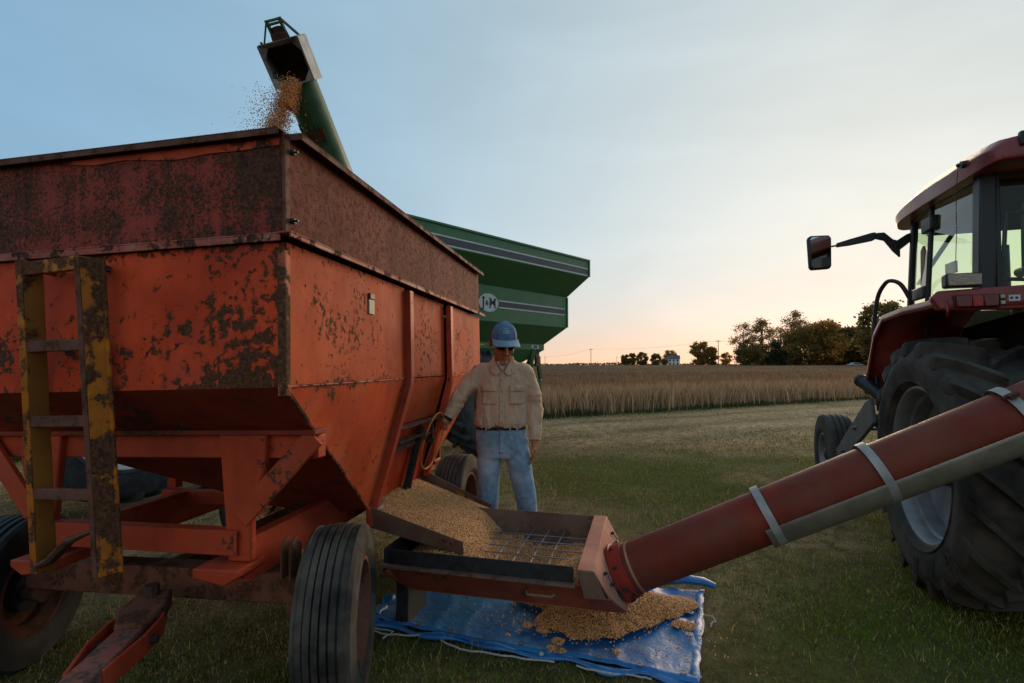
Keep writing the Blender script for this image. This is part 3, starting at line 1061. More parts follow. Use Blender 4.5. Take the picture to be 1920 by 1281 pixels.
M['w_corner'] = rusty('corner_rust', (.46, .10, .05), rust=(.095, .042, .022), thr=.50, scale=9, rough=.6, blobs=[((0, 0, 1.5), .28, .2)])
M['yellow'] = rusty('ladder_yellow', (.55, .165, .012), rust=(.10, .040, .020), thr=.47, scale=9, streak=.34, soft=.05, rough=.5, fade=(.40, .11, .02), fade_thr=.5)
M['yellow_dull'] = rusty('ladder_ochre', (.28, .10, .016), thr=.60, scale=6, rough=.6, streak=.2)
M['axle'] = rusty('axle_rust', (.19, .065, .04), thr=.5, scale=9, rough=.7, dust=.25)
M['chute'] = rusty('chute_steel', (.15, .07, .045), thr=.56, scale=7, rough=.55, dust=.4, blobs=[])
M['tongue'] = rusty('tongue_paint', (.36, .10, .07), rust=(.13, .07, .05), thr=.52, scale=9, rough=.75, dust=.6, fade=(.30, .20, .16), fade_thr=.62)
M['dull_steel'] = plain('dull_steel', (.20, .20, .20), .5, .3, 14, metal=.7)

WG = thing('gravity_wagon', 'rusty red gravity wagon with brown extension boards and yellow ladder', 'wagon', (-.75, 1.77, 0), (0, R(-1.5), R(-10.1)))
WW, WL, ZC, ZL, ZT = 1.92, 2.86, 1.345, 1.855, 2.235
T_ = .012
# vertical panels
MB().box((-WW, 0, ZC), (-.006, T_, ZL)).build('front_panel', M['w_front'], WG, 35)
for y0, y1, dx in ((T_ + .002, 1.098, 0), (1.152, 1.873, -.018), (1.927, WL, 0)):
    MB().box((dx - T_, y0, ZC + .006), (dx, y1, ZL)).build('side_panel', M['w_side'], WG, 35)
MB().box((-WW, T_ + .002, ZC), (-WW + T_, WL, ZL)).build('far_side_panel', M['w_side'], WG, 35)
MB().box((-WW + T_, WL - T_, ZC), (-T_, WL - .002, ZL)).build('rear_panel', M['w_front'], WG, 35)
# hopper slopes
B = {'fr': (-.18, .99, .66), 'fl': (-.52, .99, .62), 'br': (-.185, 1.88, .64), 'bl': (-.52, 1.88, .61)}
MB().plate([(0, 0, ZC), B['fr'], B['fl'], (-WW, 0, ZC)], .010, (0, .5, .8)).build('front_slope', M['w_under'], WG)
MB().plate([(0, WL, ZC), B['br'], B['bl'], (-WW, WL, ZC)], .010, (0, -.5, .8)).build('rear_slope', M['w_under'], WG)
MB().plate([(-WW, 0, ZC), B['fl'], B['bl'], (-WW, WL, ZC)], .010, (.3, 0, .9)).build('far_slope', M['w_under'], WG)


def sx(z):
    return -.18 * (ZC + .005 - z) / .69


def on_side(y, z, o=0):
    return (sx(z) + o * .967, y, z - o * .25)


nS = V(.967, 0, -.25)
MB().plate([(0, .004, ZC - .002), (0, 1.098, ZC - .002), (-.18, 1.03, .665), (-.18, .99, .665)], .010, -nS).build('lower_side_panel', M['w_side_low'], WG)
MB().plate([(-.014, 1.152, ZC - .002), (-.014, 1.873, ZC - .002), on_side(1.845, 1.075, -.016), on_side(1.115, 1.075, -.016)], .010, -nS).build('lower_side_panel', M['w_side_low'], WG)
MB().plate([(0, 1.927, ZC - .002), (0, WL, ZC - .002), (-.185, 1.885, .645)], .010, -nS).build('lower_side_panel', M['w_side_low'], WG)
# seam weld along the crease
MB().tube([(.001, .01, ZC + .001), (.001, 1.09, ZC + .001)], .0045, 6).build('seam', M['w_ledge'], WG)
MB().tube([(.001, 1.94, ZC + .001), (.001, WL, ZC + .001)], .0045, 6).build('seam', M['w_ledge'], WG)
# weld edge between front slope and side
MB().tube([(.0, .0, ZC), B['fr']], .009, 6).build('edge_seam', M['w_corner'], WG)
# corner post
MB().angle((.006, -.006, ZC - .03), (.006, -.006, ZL - .03), (-1, 0, 0), (0, 1, 0), .03, .03, .005).build('corner_post', M['w_corner'], WG, 35, .0015)
MB().angle((.007, -.007, ZL + .03), (.007, -.007, ZT - .01), (-1, 0, 0), (0, 1, 0), .012, .03, .005).build('corner_post', M['w_rim'], WG, 35, .0015)
# ribs that bend at the crease
for y0, y1 in ((1.125, 1.05), (1.90, 1.872)):
    r_ = MB()
    w2, pr_ = .027, .034
    secs = []
    for (px_, py_, pz_, nn) in ((0, y0, ZL - .012, V(1, 0, 0)), (0, y0, ZC + .03, V(1, 0, 0)), (-.004, y0 - .002, ZC - .03, V(.98, 0, -.18)), (-.182, y1, .655, nS)):
        p = V(px_, py_, pz_)
        secs.append([p + V(0, -w2, 0) - nn * .004, p + V(0, -w2, 0) + nn * pr_, p + V(0, w2, 0) + nn * pr_, p + V(0, w2, 0) - nn * .004])
    r_.loft(secs)
    r_.build('rib', M['w_frame'], WG, 30, .004)
# extension boards
MB().box((-WW, .004, ZL + .03), (-.008, .016, ZT + .0165)).build('extension_board', M['w_ext_front'], WG, 35)
MB().box((-.012, .018, ZL + .03), (0, WL, ZT + .0165)).build('extension_board', M['w_ext_side'], WG, 35)
MB().box((-WW, .018, ZL + .03), (-WW + .012, WL, ZT + .0165)).build('extension_board', M['w_ext_side'], WG, 35)
MB().box((-WW + .014, WL - .014, ZL + .03), (-.014, WL - .002, ZT + .0165)).build('extension_board', M['w_ext_side'], WG, 35)
# strip of cleaner paint below the front rim
MB().plate([(-.98, -.0008, ZT - .004), (-.98, -.0008, ZT - .012), (-.8, -.0008, ZT - .03), (-.66, -.0008, ZT - .024), (-.45, -.0008, ZT - .045), (-.3, -.0008, ZT - .034), (-.16, -.0008, ZT - .036), (-.02, -.0008, ZT - .03), (-.02, -.0008, ZT - .004)], .004, (0, 1, 0)).build('paint_strip', M['w_strip'], WG)
# top rim angles
MB().angle((-WW - .03, -.030, ZT + .022), (-.006, -.030, ZT + .022), (0, 1, 0), (0, 0, -1), .05, .026, .005).build('rim_angle', M['w_rim'], WG, 35, .0015)
MB().angle((.045, .035, ZT + .022), (.045, WL + .03, ZT + .022), (-1, 0, 0), (0, 0, -1), .06, .026, .005).build('rim_angle', M['w_rim'], WG, 35, .0015)
MB().plate([(-.012, .034, ZT + .02), (.042, .034, ZT + .02), (.042, .034, ZT - .004), (-.012, .034, ZT - .004)], .004, (0, -1, 0)).build('rim_end_cap', M['w_rim'], WG)
MB().angle((-WW - .045, WL + .03, ZT + .022), (-WW - .045, -.03, ZT + .022), (1, 0, 0), (0, 0, -1), .06, .026, .005).build('rim_angle', M['w_rim'], WG, 35, .0015)
MB().angle((-WW, WL + .030, ZT + .021), (0, WL + .030, ZT + .021), (0, -1, 0), (0, 0, -1), .05, .026, .005).build('rim_angle', M['w_rim'], WG, 35, .0015)
# ledge angles between box and extension
MB().angle((-WW, -.022, ZL + .030), (-.004, -.022, ZL + .030), (0, 1, 0), (0, 0, -1), .036, .03, .006).build('ledge_angle', M['w_ledge'], WG, 35, .002)
MB().angle((.042, -.028, ZL + .030), (.042, WL + .06, ZL + .030), (-1, 0, 0), (0, 0, -1), .052, .022, .006).build('ledge_angle', M['w_ledge'], WG, 35, .002)
# corner bolts of the extension
for z in (ZL + .08, ZT - .05):
    MB().cyl((.004, .03, z), (.022, .03, z), .011, .010, 6).cyl((.0, .03, z), (.034, .03, z), .005, .005, 8).build('bolt', M['black_iron'], WG)
# manual holder tag
MB().box((.001, .645, 1.665), (.007, .70, 1.735)).build('paper_tag', plain('tag_paper', (.66, .56, .38), .8, .2, 40), WG, 30, .002)
MB().box((.001, .648, 1.736), (.011, .698, 1.765)).build('tag_clip', M['black_iron'], WG, 30, .003)
# patch of flat orange paint on the rear bay
mb = MB()
mb.plate([(.0008, 2.32 + .11 * math.cos(a), 1.63 + .085 * math.sin(a)) for a in np.linspace(0, 2 * math.pi, 20, endpoint=False)], .0006, (1, 0, 0))
mb.build('paint_patch', plain('patch_orange', (.50, .085, .026), .75, .1, spec=.1), WG)

# door bay: sliding door, bars, rack, hand wheel
MB().plate([on_side(1.115, 1.065, -.022), on_side(1.845, 1.065, -.022), on_side(1.845, .60, -.022), on_side(1.09, .60, -.022)], .008, -nS).build('discharge_door', M['w_front'], WG)
MB().angle(on_side(1.12, 1.078, .0), on_side(1.86, 1.078, .0), nS, (0, 0, -1), .045, .03, .005).build('door_bar', M['w_rim'], WG, 35, .001)
MB().angle(on_side(1.12, 1.0, .0), on_side(1.60, 1.0, .0), nS, (0, 0, -1), .05, .07, .005).build('door_bar', M['rust_steel'], WG, 35, .001)
rk = MB().beam(on_side(1.475, 1.06, .012), on_side(1.475, .61, .012), .045, .012, tuple(nS))
for i in range(26):
    z = 1.05 - i * .0165
    rk.beam(on_side(1.458, z, .022), on_side(1.492, z, .022), .006, .014, tuple(nS))
rk.build('door_rack', M['black_iron'], WG)
MB().angle(on_side(1.505, 1.04, -.01), on_side(1.505, .60, -.01), nS, (0, 1, 0), .05, .02, .004).build('rack_guide', M['rust_steel'], WG)
MB().cyl(on_side(1.475, .985, .03), on_side(1.78, .985, .03), .013, .013, 10).build('door_shaft', M['rust_steel'], WG)
hub = V(on_side(1.735, .926, .045))
e1, e2 = V(0, 1, 0), V(.25, 0, .967)
MB().tube([hub + (e1 * math.cos(a) + e2 * math.sin(a)) * .193 for a in np.linspace(0, 2 * math.pi, 48, endpoint=False)], .0065, 8, True).build('hand_wheel', rusty('hand_wheel_paint', (.55, .24, .05), thr=.6, scale=14, rough=.4, dust=.3), WG)
sp = MB()
for a in (2.2, 4.3):
    d = e1 * math.cos(a) + e2 * math.sin(a)
    sp.beam(hub, hub + d * .19, .02, .006, tuple(nS))
sp.cyl(hub - nS * .05, hub + nS * .012, .022, .022, 12)
sp.build('hand_wheel_spokes', M['rust_steel'], WG)
MB().box((-.19, 1.97, .35), (-.172, 1.995, .84)).build('prop_rod', M['black_iron'], WG)
MB().plate([(-.19, .985, .665), (-.17, .985, .665), (-.155, .985, .57), (-.19, .985, .54)], .03, (0, 1, 0)).build('chute_bracket', M['w_frame'], WG)

# discharge chute
c0, c1 = V(-.175, 1.0, .63), V(.335, 1.0, .462)
for yy, nm in ((1.0, 'n'), (1.86, 'f')):
    mb = MB()
    if nm == 'n':
        pts = [(-.17, yy, .665), (.338, yy, .497), (.338, yy, .43), (-.17, yy, .555)]
    else:
        pts = [(-.20, yy, .70), (.30, yy, .462), (.30, yy, .39), (-.20, yy, .555)]
    mb.plate(pts, .006, (0, 1, 0))
    mb.build('chute_side', M['chute'], WG)
MB().plate([(-.19, 1.004, .565), (.33, 1.004, .437), (.30, 1.856, .40), (-.20, 1.856, .565)], .006, (0, 0, -1)).build('chute_floor', M['chute'], WG)
MB().angle((-.17, 1.0, .66), (-.185, 1.86, .625), (.3, 0, -.3), (-1, 0, .3), .03, .03, .004).build('chute_lip', M['dull_steel'], WG)
MB().plate([(.03, 1.8585, .565), (.14, 1.8585, .512), (.21, 1.8585, .462), (.10, 1.8585, .50)], .001, (0, -1, 0)).build('paint_mark', rusty('chute_yellow', (.45, .17, .01), thr=.55, scale=24), WG)

# undercarriage
UF = M['w_frame']
MB().box((-1.62, .255, 1.055), (-.03, .315, 1.148)).build('cross_beam', UF, WG, 35, .006)
MB().box((-1.88, .215, 1.152), (-.02, .30, 1.172)).build('slope_flange', M['w_under'], WG, 35, .003)
for ym in (.225, 2.58):
    for sg in (1, -1):
        cxm = -.83
        def mx(v):
            return cxm + sg * (v - cxm)
        xs = [mx(-.447), mx(-.236), mx(-.302), mx(-.405)]
        lg = MB()
        lg.plate([(xs[0], ym, 1.158), (xs[1], ym, 1.158), (mx(-.243), ym, 1.03), (xs[2], ym, .84), (xs[2], ym, .655), (xs[3], ym, .655)], .035, (0, 1, 0))
        lg.build('leg', UF, WG, 35, .008)
MB().beam((-.03, .235, 1.145), (-.335, .21, .83), .082, .022, (0, 1, 0)).build('brace', UF, WG, 35, .003)
MB().beam((-1.63, .235, 1.145), (-1.325, .21, .83), .082, .022, (0, 1, 0)).build('brace', UF, WG, 35, .003)
MB().box((-1.50, 2.53, 1.055), (-.26, 2.59, 1.148)).build('cross_beam', UF, WG, 35, .006)
MB().angle((-1.31, .205, .792), (-.352, .205, .78), (0, 0, -1), (0, 1, 0), .095, .06, .008).build('front_channel', UF, WG, 35, .002)
MB().angle((-1.31, 2.63, .785), (-.352, 2.63, .78), (0, 0, -1), (0, -1, 0), .11, .06, .008).build('rear_channel', UF, WG, 35, .002)
for x in (-.352, -1.31):
    mb = MB().box((x - .008, .265, .575), (x + .008, 2.57, .72))
    mb.box((x - .05, .265, .72), (x + .012, 2.57, .732)).box((x - .05, .265, .563), (x + .012, 2.57, .575))
    mb.build('sill', UF, WG, 35, .002)
for y in (1.0, 1.92):
    MB().angle((-1.47, y, .735), (-.19, y, .735), (0, 0, -1), (0, 1, 0), .075, .05, .007).build('cross_member', UF, WG, 35, .002)
MB().beam((-1.47, 1.05, .70), (-.45, 1.9, .70), .05, .05).build('cross_brace', UF, WG, 35, .003)
for y in (1.0, 1.92):
    MB().box((-1.46, y + .03, .74), (-1.40, y + .08, 1.0)).build('post', UF, WG, 35, .004)
# bolsters
for ym in (.15, 2.45):
    MB().plate([(-.50, ym, .652), (-.30, ym, .652), (-.30, ym, .625), (-.36, ym, .59), (-.50, ym, .615)], .16, (0, 1, 0)).build('bolster_block', M['w_frame'], WG, 35, .006)
    MB().plate([(-1.16, ym, .652), (-1.36, ym, .652), (-1.36, ym, .625), (-1.30, ym, .59), (-1.16, ym, .615)], .16, (0, 1, 0)).build('bolster_block', M['w_frame'], WG, 35, .006)
for x in (-.25, -.21):
    MB().plate([(x, .33, .55), (x, .41, .55), (x, .41, .68), (x, .37, .715), (x, .33, .68)], .01, (1, 0, 0)).build('stake', M['axle'], WG, 35, .002)
for ya in (.5, 2.36):
    ax_ = MB().box((-1.68, ya - .055, .395), (-.235, ya + .055, .53))
    ax_.build('axle', M['axle'], WG, 35, .008)
    MB().cyl((-.30, ya, .36), (-.06, ya, .36), .045, .03, 12).build('spindle', M['axle'], WG)
    MB().cyl((-1.62, ya, .36), (-1.85, ya, .36), .045, .03, 12).build('spindle', M['axle'], WG)
MB().box((-.99, .55, .44), (-.91, 2.32, .52)).build('reach_pole', M['axle'], WG, 35, .006)
M['w_wheel_rim'] = rusty('wheel_rim_red', (.17, .055, .035), thr=.54, scale=10, rough=.7, dust=.3)
for ya in (.5, 2.36):
    rib_wheel(WG, (-.08, ya, .358), 1, .362, .235, .205, M['w_wheel_rim'], M['rubber_dusty'], 6, 72, dish=-.03, yaw=R(17 if ya < 1 else 0))
    rib_wheel(WG, (-1.82, ya, .358), -1, .365, .25, .205, M['w_wheel_rim'], M['rubber'], 6, 72, dish=-.03, yaw=R(17 if ya < 1 else 0))

# ladder
la = MB
LY0, LY1 = -.12, .0
for xa, xb, wd_, mt in ((-.996, -1.055, .030, M['yellow']), (-.742, -.78, .022, M['w_rim'])):
    MB().hexa([(xb, LY1, .665), (xb + wd_, LY1, .665), (xb + wd_, LY1 + .008, .665), (xb, LY1 + .008, .665),
               (xa, LY0, 1.825), (xa + wd_, LY0, 1.825), (xa + wd_, LY0 + .008, 1.825), (xa, LY0 + .008, 1.825)]).build('ladder_stile', mt, WG, 35, .0015)
for xa, xb, w0, w1, mt in ((-.996 + .031, -1.055 + .031, .020, .020, M['yellow_dull']), (-.742 + .023, -.78 + .023, .036, .040, M['yellow'])):
    MB().hexa([(xb, LY1 + .002, .665), (xb + w1, LY1 + .05, .67), (xb + w1, LY1 + .057, .67), (xb, LY1 + .009, .665),
               (xa, LY0 + .002, 1.825), (xa + w0, LY0 + .05, 1.825), (xa + w0, LY0 + .057, 1.825), (xa, LY0 + .009, 1.825)]).build('ladder_plate', mt, WG, 35, .0015)
MB().hexa([(-.716, LY1 + .045, .67), (-.700, LY1 + .045, .67), (-.700, LY1 + .053, .67), (-.716, LY1 + .053, .67),
           (-.682, LY0 + .045, 1.82), (-.666, LY0 + .045, 1.82), (-.666, LY0 + .053, 1.82), (-.682, LY0 + .053, 1.82)]).build('ladder_flange', M['yellow'], WG, 35, .0015)
for i, z in enumerate((1.795, 1.515, 1.24, .97)):
    t_ = (1.825 - z) / 1.16
    y, dx = LY0 + (LY1 - LY0) * t_, -.05 * t_
    h_ = .05 if i == 0 else .042
    MB().beam((-.975 + dx, y + .014, z), (-.73 + dx * .76, y + .014, z + (.01 if i == 0 else 0)), .022, h_).build('rung', M['w_rim'] if i else M['yellow'], WG, 35, .004)
MB().tube([(-1.02, .0, .70), (-.96, .0, .725), (-.87, -.01, .80), (-.78, .0, .835)], [.018, .026, .024, .012], 8, sq=(1, .6)).build('bent_rung', M['w_rim'], WG)
for x in (-.725, -.975):
    MB().beam((x, -.11, 1.80), (x, -.001, 1.80), .02, .02).build('ladder_bracket', M['w_rim'], WG, 35, .002)

# tongue
TG = M['tongue']
TA = R(22)
TO = V(-.84, .33, .455)


def tp(x, d, z):
    """tongue coordinates: x across, d metres forward of the pivot, z above it"""
    return TO + V(x * math.cos(TA) + d * math.sin(TA), x * math.sin(TA) - d * math.cos(TA), z)


tb = MB()
tb.plate([tp(-.06, -.02, .02), tp(.06, -.02, .02), tp(.085, .12, .01), tp(.05, .22, -.02), tp(-.05, .22, -.02), tp(-.085, .12, .01)], .075, (0, 0, -1))
tb.build('tongue_head', M['axle'], WG, 35, .01)
tb = MB().beam(tp(0, .16, -.075), tp(0, 2.3, -.09), .105, .08)
tb.build('tongue', TG, WG, 35, .008)
for s_ in (-1, 1):
    yk = MB()
    yk.beam(tp(s_ * .056, .50, -.075), tp(s_ * .092, .30, -.065), .012, .075)
    yk.beam(tp(s_ * .092, .30, -.065), tp(s_ * .092, .16, -.06), .012, .075)
    yk.beam(tp(s_ * .092, .16, -.06), tp(s_ * .06, .05, -.05), .012, .075)
    yk.build('tongue_yoke', M['w_frame'], WG, 35, .003)
MB().cyl(tp(-.12, .26, -.065), tp(.12, .26, -.065), .016, .016, 10).build('hinge_pin', M['rust_steel'], WG)
MB().cyl(tp(0, .03, -.02), tp(0, .03, .06), .03, .028, 8).build('king_pin', M['rust_steel'], WG)
# ================================================================ green grain cart
M['cart_green'] = plain('cart_green', (.034, .135, .042), .42, .16, 3, bump=.08, bscale=8, bdist=.01, spec=.5)
M['auger_green'] = plain('auger_green', (.045, .105, .04), .42, .3, 6, bump=.1, bscale=20)
M['stripe_grey'] = plain('stripe_grey', (.055, .058, .062), .5, .1)
M['stripe_white'] = plain('stripe_white', (.55, .56, .52), .5, .1)
M['decal_black'] = plain('decal_black', (.012, .012, .013), .5, .1)
M['hood_grey'] = plain('hood_grey', (.30, .29, .27), .5, .25, 9, metal=.35)
M['hood_dark'] = plain('hood_dark', (.11, .10, .09), .7, .3)
GY_, GXc, GYc = 44.0, -.26, 8.26
GC = thing('grain_cart', 'green grain cart with grey stripes parked behind the man', 'grain cart', (GXc, GYc, 0), (0, 0, R(-GY_)))
CX = -1.35                                       # centre line, near side looks to +x
rings = [(3.46, 1.45, 2.44), (3.145, 1.45, 2.44), (2.765, 1.05, 2.25), (2.165, 1.05, 2.25), (1.83, .75, 1.90), (1.725, .75, 1.90), (.95, .25, .45)]


def crect(z, hx, hy, ins=0):
    return [V(CX + (hx - ins), -hy + ins, z), V(CX + (hx - ins), hy - ins, z), V(CX - (hx - ins), hy - ins, z), V(CX - (hx - ins), -hy + ins, z)]


names = ['upper_band', 'upper_slope', 'middle_band', 'middle_slope', 'lower_band', 'bottom_slope']
bands = {}
for i, nm in enumerate(names):
    o0, o1 = crect(*rings[i]), crect(*rings[i + 1])
    i0, i1 = crect(*rings[i], .012), crect(*rings[i + 1], .012)
    mb = MB()
    for k in range(4):
        k2 = (k + 1) % 4
        mb.hexa([o1[k], o1[k2], i1[k2], i1[k], o0[k], o0[k2], i0[k2], i0[k]])
    bands[nm] = mb.build(nm, M['cart_green'], GC, 20)
XT, XM = CX + 1.45, CX + 1.05
rim = MB()
for k in range(4):
    a, b_ = crect(3.468, 1.46, 2.45)[k], crect(3.468, 1.46, 2.45)[(k + 1) % 4]
    rim.beam(a, b_, .03, .03)
rim.build('rim', M['cart_green'], GC, 30)
for x, y in ((XT, 2.44), (XM, 2.25), (XT, -2.44), (XM, -2.25)):
    z0, z1 = (3.15, 3.45) if x == XT else (2.17, 2.76)
    MB().beam((x + .004, y, z0), (x + .004, y, z1), .03, .03, (1, 0, 0)).build('corner_trim', M['cart_green'], GC)
for x, z, h_, y0, y1, nm in ((XT, 3.235, .13, -2.42, 2.40, 'upper_band'), (XM, 2.47, .115, .36, 2.17, 'middle_band'), (XM, 2.47, .115, -2.2, -.12, 'middle_band')):
    s_ = MB().box((x + .001, y0, z - h_ / 2), (x + .003, y1, z + h_ / 2)).build('stripe', M['stripe_grey'], bands[nm])
    for zz in (z - h_ / 2, z + h_ / 2):
        MB().box((x + .0015, y0, zz - .011), (x + .0045, y1, zz + .011)).build('stripe_line', M['stripe_white'], bands[nm])
lo = MB()
lo.plate([(XM + .002, .12 + .225 * math.cos(a), 2.475 + .155 * math.sin(a)) for a in np.linspace(0, 2 * math.pi, 36, endpoint=False)], .004, (1, 0, 0))
MB().box((XM + .0072, -.04, 2.535), (XM + .0088, .03, 2.553)).build('letter_serif', M['decal_black'], bands['middle_band'])
for yy in (.145, .265):
    for zz in (2.395, 2.543):
        MB().box((XM + .0072, yy - .028, zz - .006), (XM + .0088, yy + .028, zz + .010)).build('letter_serif', M['decal_black'], bands['middle_band'])
lo.build('logo_oval', M['stripe_white'], bands['middle_band'])
mt = axes((XM + .008, .12, 2.475), (0, 1, 0), (0, 0, 1), (1, 0, 0))
for s_, sz, dy, dz in (('J', .25, -.125, 0), ('&', .11, -.045, -.01), ('M', .21, .085, 0)):
    lettering(s_, sz, M['decal_black'], bands['middle_band'], axes((XM + .0085, .12 + dy, 2.475 + dz), (0, 1, 0), (0, 0, 1), (1, 0, 0)), .001, .003 if s_ != 'M' else .001)
XL = CX + .75
MB().box((XL + .001, 1.53, 1.745), (XL + .004, 1.74, 1.815)).build('number_plate', M['stripe_white'], bands['lower_band'])
lettering('560', .075, M['decal_black'], bands['lower_band'], axes((XL + .006, 1.635, 1.78), (0, 1, 0), (0, 0, 1), (1, 0, 0)), .0005, .003)
MB().box((XL + .001, .18, 1.77), (XL + .003, .30, 1.80)).build('caution_decal', plain('decal_yellow', (.45, .38, .06), .6), bands['lower_band'])
# frame, axle, wheels, light bracket
fr = MB()
for x in (CX - .55, CX + .55):
    fr.beam((x, -2.3, 1.05), (x, 2.0, 1.05), .12, .2)
fr.beam((CX - .85, 0, .85), (CX + .85, 0, .85), .2, .2)
fr.beam((CX - .55, -2.3, 1.05), (CX, -3.9, .62), .12, .16).beam((CX + .55, -2.3, 1.05), (CX, -3.9, .62), .12, .16)
for y in (-1.6, 1.6):
    for x in (-.55, .55):
        fr.beam((CX + x, y, 1.0), (CX + x * 1.3, y, 1.75), .1, .1)
fr.build('frame', M['auger_green'], GC, 30, .01)
M['cart_rim'] = plain('cart_rim', (.28, .27, .2), .5, .2)
lug_wheel(GC, (-.36, 0, .83), 1, .84, .72, .36, M['cart_rim'], M['rubber'], 20, .06, 64, .1)
lug_wheel(GC, (2 * CX + .36, 0, .83), -1, .84, .72, .36, M['cart_rim'], M['rubber'], 20, .06, 64, .1)
br = MB().beam((CX + .62, 1.82, 1.74), (CX + .62, 1.95, 1.15), .09, .05, (1, 0, 0)).beam((CX + .66, 1.80, 1.70), (CX + .30, 1.4, 1.05), .07, .05)
br.build('light_bracket', M['auger_green'], GC, 30, .005)
MB().plate([(CX + .70, 1.72, 1.66), (CX + .70, 1.86, 1.60), (CX + .70, 1.86, 1.40), (CX + .70, 1.72, 1.40)], .05, (-1, 0, 0)).build('light_box', M['auger_green'], GC, 30, .008)
MB().box((CX + .702, 1.745, 1.46), (CX + .712, 1.835, 1.58)).build('reflector', plain('reflector_red', (.35, .04, .02), .3, .1), GC, 30, .004)
# unloading auger, in cart coordinates
cgi = (Matrix.Translation((GXc, GYc, 0)) @ Matrix.Rotation(R(-GY_), 4, 'Z')).inverted()
AT, AB = V(-1.862, 4.36, 3.90), V(-1.20, 6.2, 1.50)
at_, ab_ = cgi @ AT, cgi @ AB
u = (at_ - ab_).normalized()
camv = (cgi @ V(0, 0, CAM_H)) - at_
nf = (camv - u * camv.dot(u)).normalized()
# turn the opening a little to the wagon's middle
sd = u.cross(nf).normalized()
nf = (nf * math.cos(R(-14)) + sd * math.sin(R(-14))).normalized()
sd = u.cross(nf).normalized()
AR = .148
tb_ = at_ - u * .02
au = MB().tube([ab_, tb_], [AR, AR], 40)
auo = au.build('auger_tube', M['auger_green'], GC, 40)
MB().beam(ab_ + nf * (AR + .001) + sd * .02, tb_ + nf * (AR + .001) + sd * .02 - u * .2, .012, .01, tuple(nf)).build('tube_seam', M['auger_green'], auo)
MB().plate([tb_ - u * .36 + nf * (AR * .93) + sd * .075, tb_ - u * .36 + nf * (AR * .93) - sd * .075, tb_ - u * .47 + nf * (AR * .93) - sd * .075, tb_ - u * .47 + nf * (AR * .93) + sd * .075], .012, tuple(nf)).build('warning_plate', M['rust_steel'], auo)
MB().plate([tb_ - u * .30 - sd * (AR + .001) + nf * .01, tb_ - u * .48 - sd * (AR + .001) + nf * .01, tb_ - u * .48 - sd * (AR * .9) + nf * .08, tb_ - u * .30 - sd * (AR * .9) + nf * .08], .004, tuple(-sd)).build('decal', M['hood_grey'], auo)
MB().tube([ab_, cgi @ V(-1.35, 6.6, 1.1), cgi @ V(-1.55, 7.1, .95)], [AR, AR, AR], 24).build('lower_auger', M['auger_green'], GC, 40)
# spout hood
hs, hn0, hn1, hl = .165, -.16, .165, .345
h0 = at_ - u * .03


def hp(a, b_, c_):
    return h0 + sd * a + nf * b_ + u * c_


hd = MB()
hd.plate([hp(-hs, hn0, 0), hp(hs, hn0, 0), hp(hs, hn0, hl), hp(-hs, hn0, hl)], .008, tuple(-nf))
for s_ in (-1, 1):
    hd.plate([hp(s_ * hs, hn0, 0), hp(s_ * hs, hn1, .02), hp(s_ * hs, hn1, hl), hp(s_ * hs, hn0, hl)], .008, tuple(sd * s_))
hd.plate([hp(-hs, hn0, hl), hp(hs, hn0, hl), hp(hs, hn1, hl), hp(-hs, hn1, hl)], .008, tuple(u))
ring_o = [(-hs, .02), (0, .02), (hs, .02), (hs, hl / 2), (hs, hl), (0, hl), (-hs, hl), (-hs, hl / 2)]
ring_i = [(-.10, .05), (0, .03), (.10, .05), (.142, hl / 2), (.10, hl - .045), (0, hl - .02), (-.10, hl - .045), (-.142, hl / 2)]
ri = [(-.15, .10), (-.09, .03), (.09, .03), (.15, .10), (.153, hl - .10), (.10, hl - .03), (-.10, hl - .03), (-.153, hl - .10)]
ro_ = [(-hs, .10), (-hs, .02), (hs, .02), (hs, .10), (hs, hl - .10), (hs, hl), (-hs, hl), (-hs, hl - .10)]
for k in range(8):
    k2 = (k + 1) % 8
    p = [hp(ro_[k][0], hn1, ro_[k][1]), hp(ro_[k2][0], hn1, ro_[k2][1]), hp(ri[k2][0], hn1 - .03, ri[k2][1]), hp(ri[k][0], hn1 - .03, ri[k][1])]
    hd.plate(p, .005, tuple(-nf))
ho = hd.build('spout_hood', M['hood_grey'], GC, 25)
MB().plate([hp(-hs * .97, hn0 + .012, .01), hp(hs * .97, hn0 + .012, .01), hp(hs * .97, hn0 + .012, hl - .01), hp(-hs * .97, hn0 + .012, hl - .01)], .004, tuple(nf)).plate(
    [hp(-hs * .97, hn0 + .02, .01), hp(-hs * .97, hn1 - .04, .03), hp(-hs * .97, hn1 - .04, hl - .01), hp(-hs * .97, hn0 + .02, hl - .01)], .004, tuple(sd)).plate(
    [hp(hs * .97, hn0 + .02, .01), hp(hs * .97, hn1 - .04, .03), hp(hs * .97, hn1 - .04, hl - .01), hp(hs * .97, hn0 + .02, hl - .01)], .004, tuple(-sd)).build('hood_lining', M['hood_dark'], ho)
gd = MB()
for s_ in (-1, 1):
    gd.beam(hp(s_ * .055, .0, hl), hp(s_ * .055, .02, hl + .16), .022, .022)
    gd.beam(hp(s_ * .055, .02, hl + .155), hp(s_ * .155, .0, hl + .0), .013, .018)
for dz in (.15, .125):
    gd.beam(hp(-.07, .02, hl + dz), hp(.07, .02, hl + dz), .016, .014)
gd.build('hood_guard', M['auger_green'], ho, 30)
bk = MB().lathe([(0, 0), (.075, 0), (.07, .05), (.04, .055), (.04, .095), (.02, .1), (0, .1)], hp(0, .01, hl + .005), tuple(u), 14, False)
bk.build('end_bearing', M['rust_steel'], ho)
for zz in (.1, .36):
    MB().cyl(hp(-hs - .004, -.02, zz), hp(-hs - .02, -.02, zz), .012, .012, 8).build('bolt', M['black_iron'], ho)
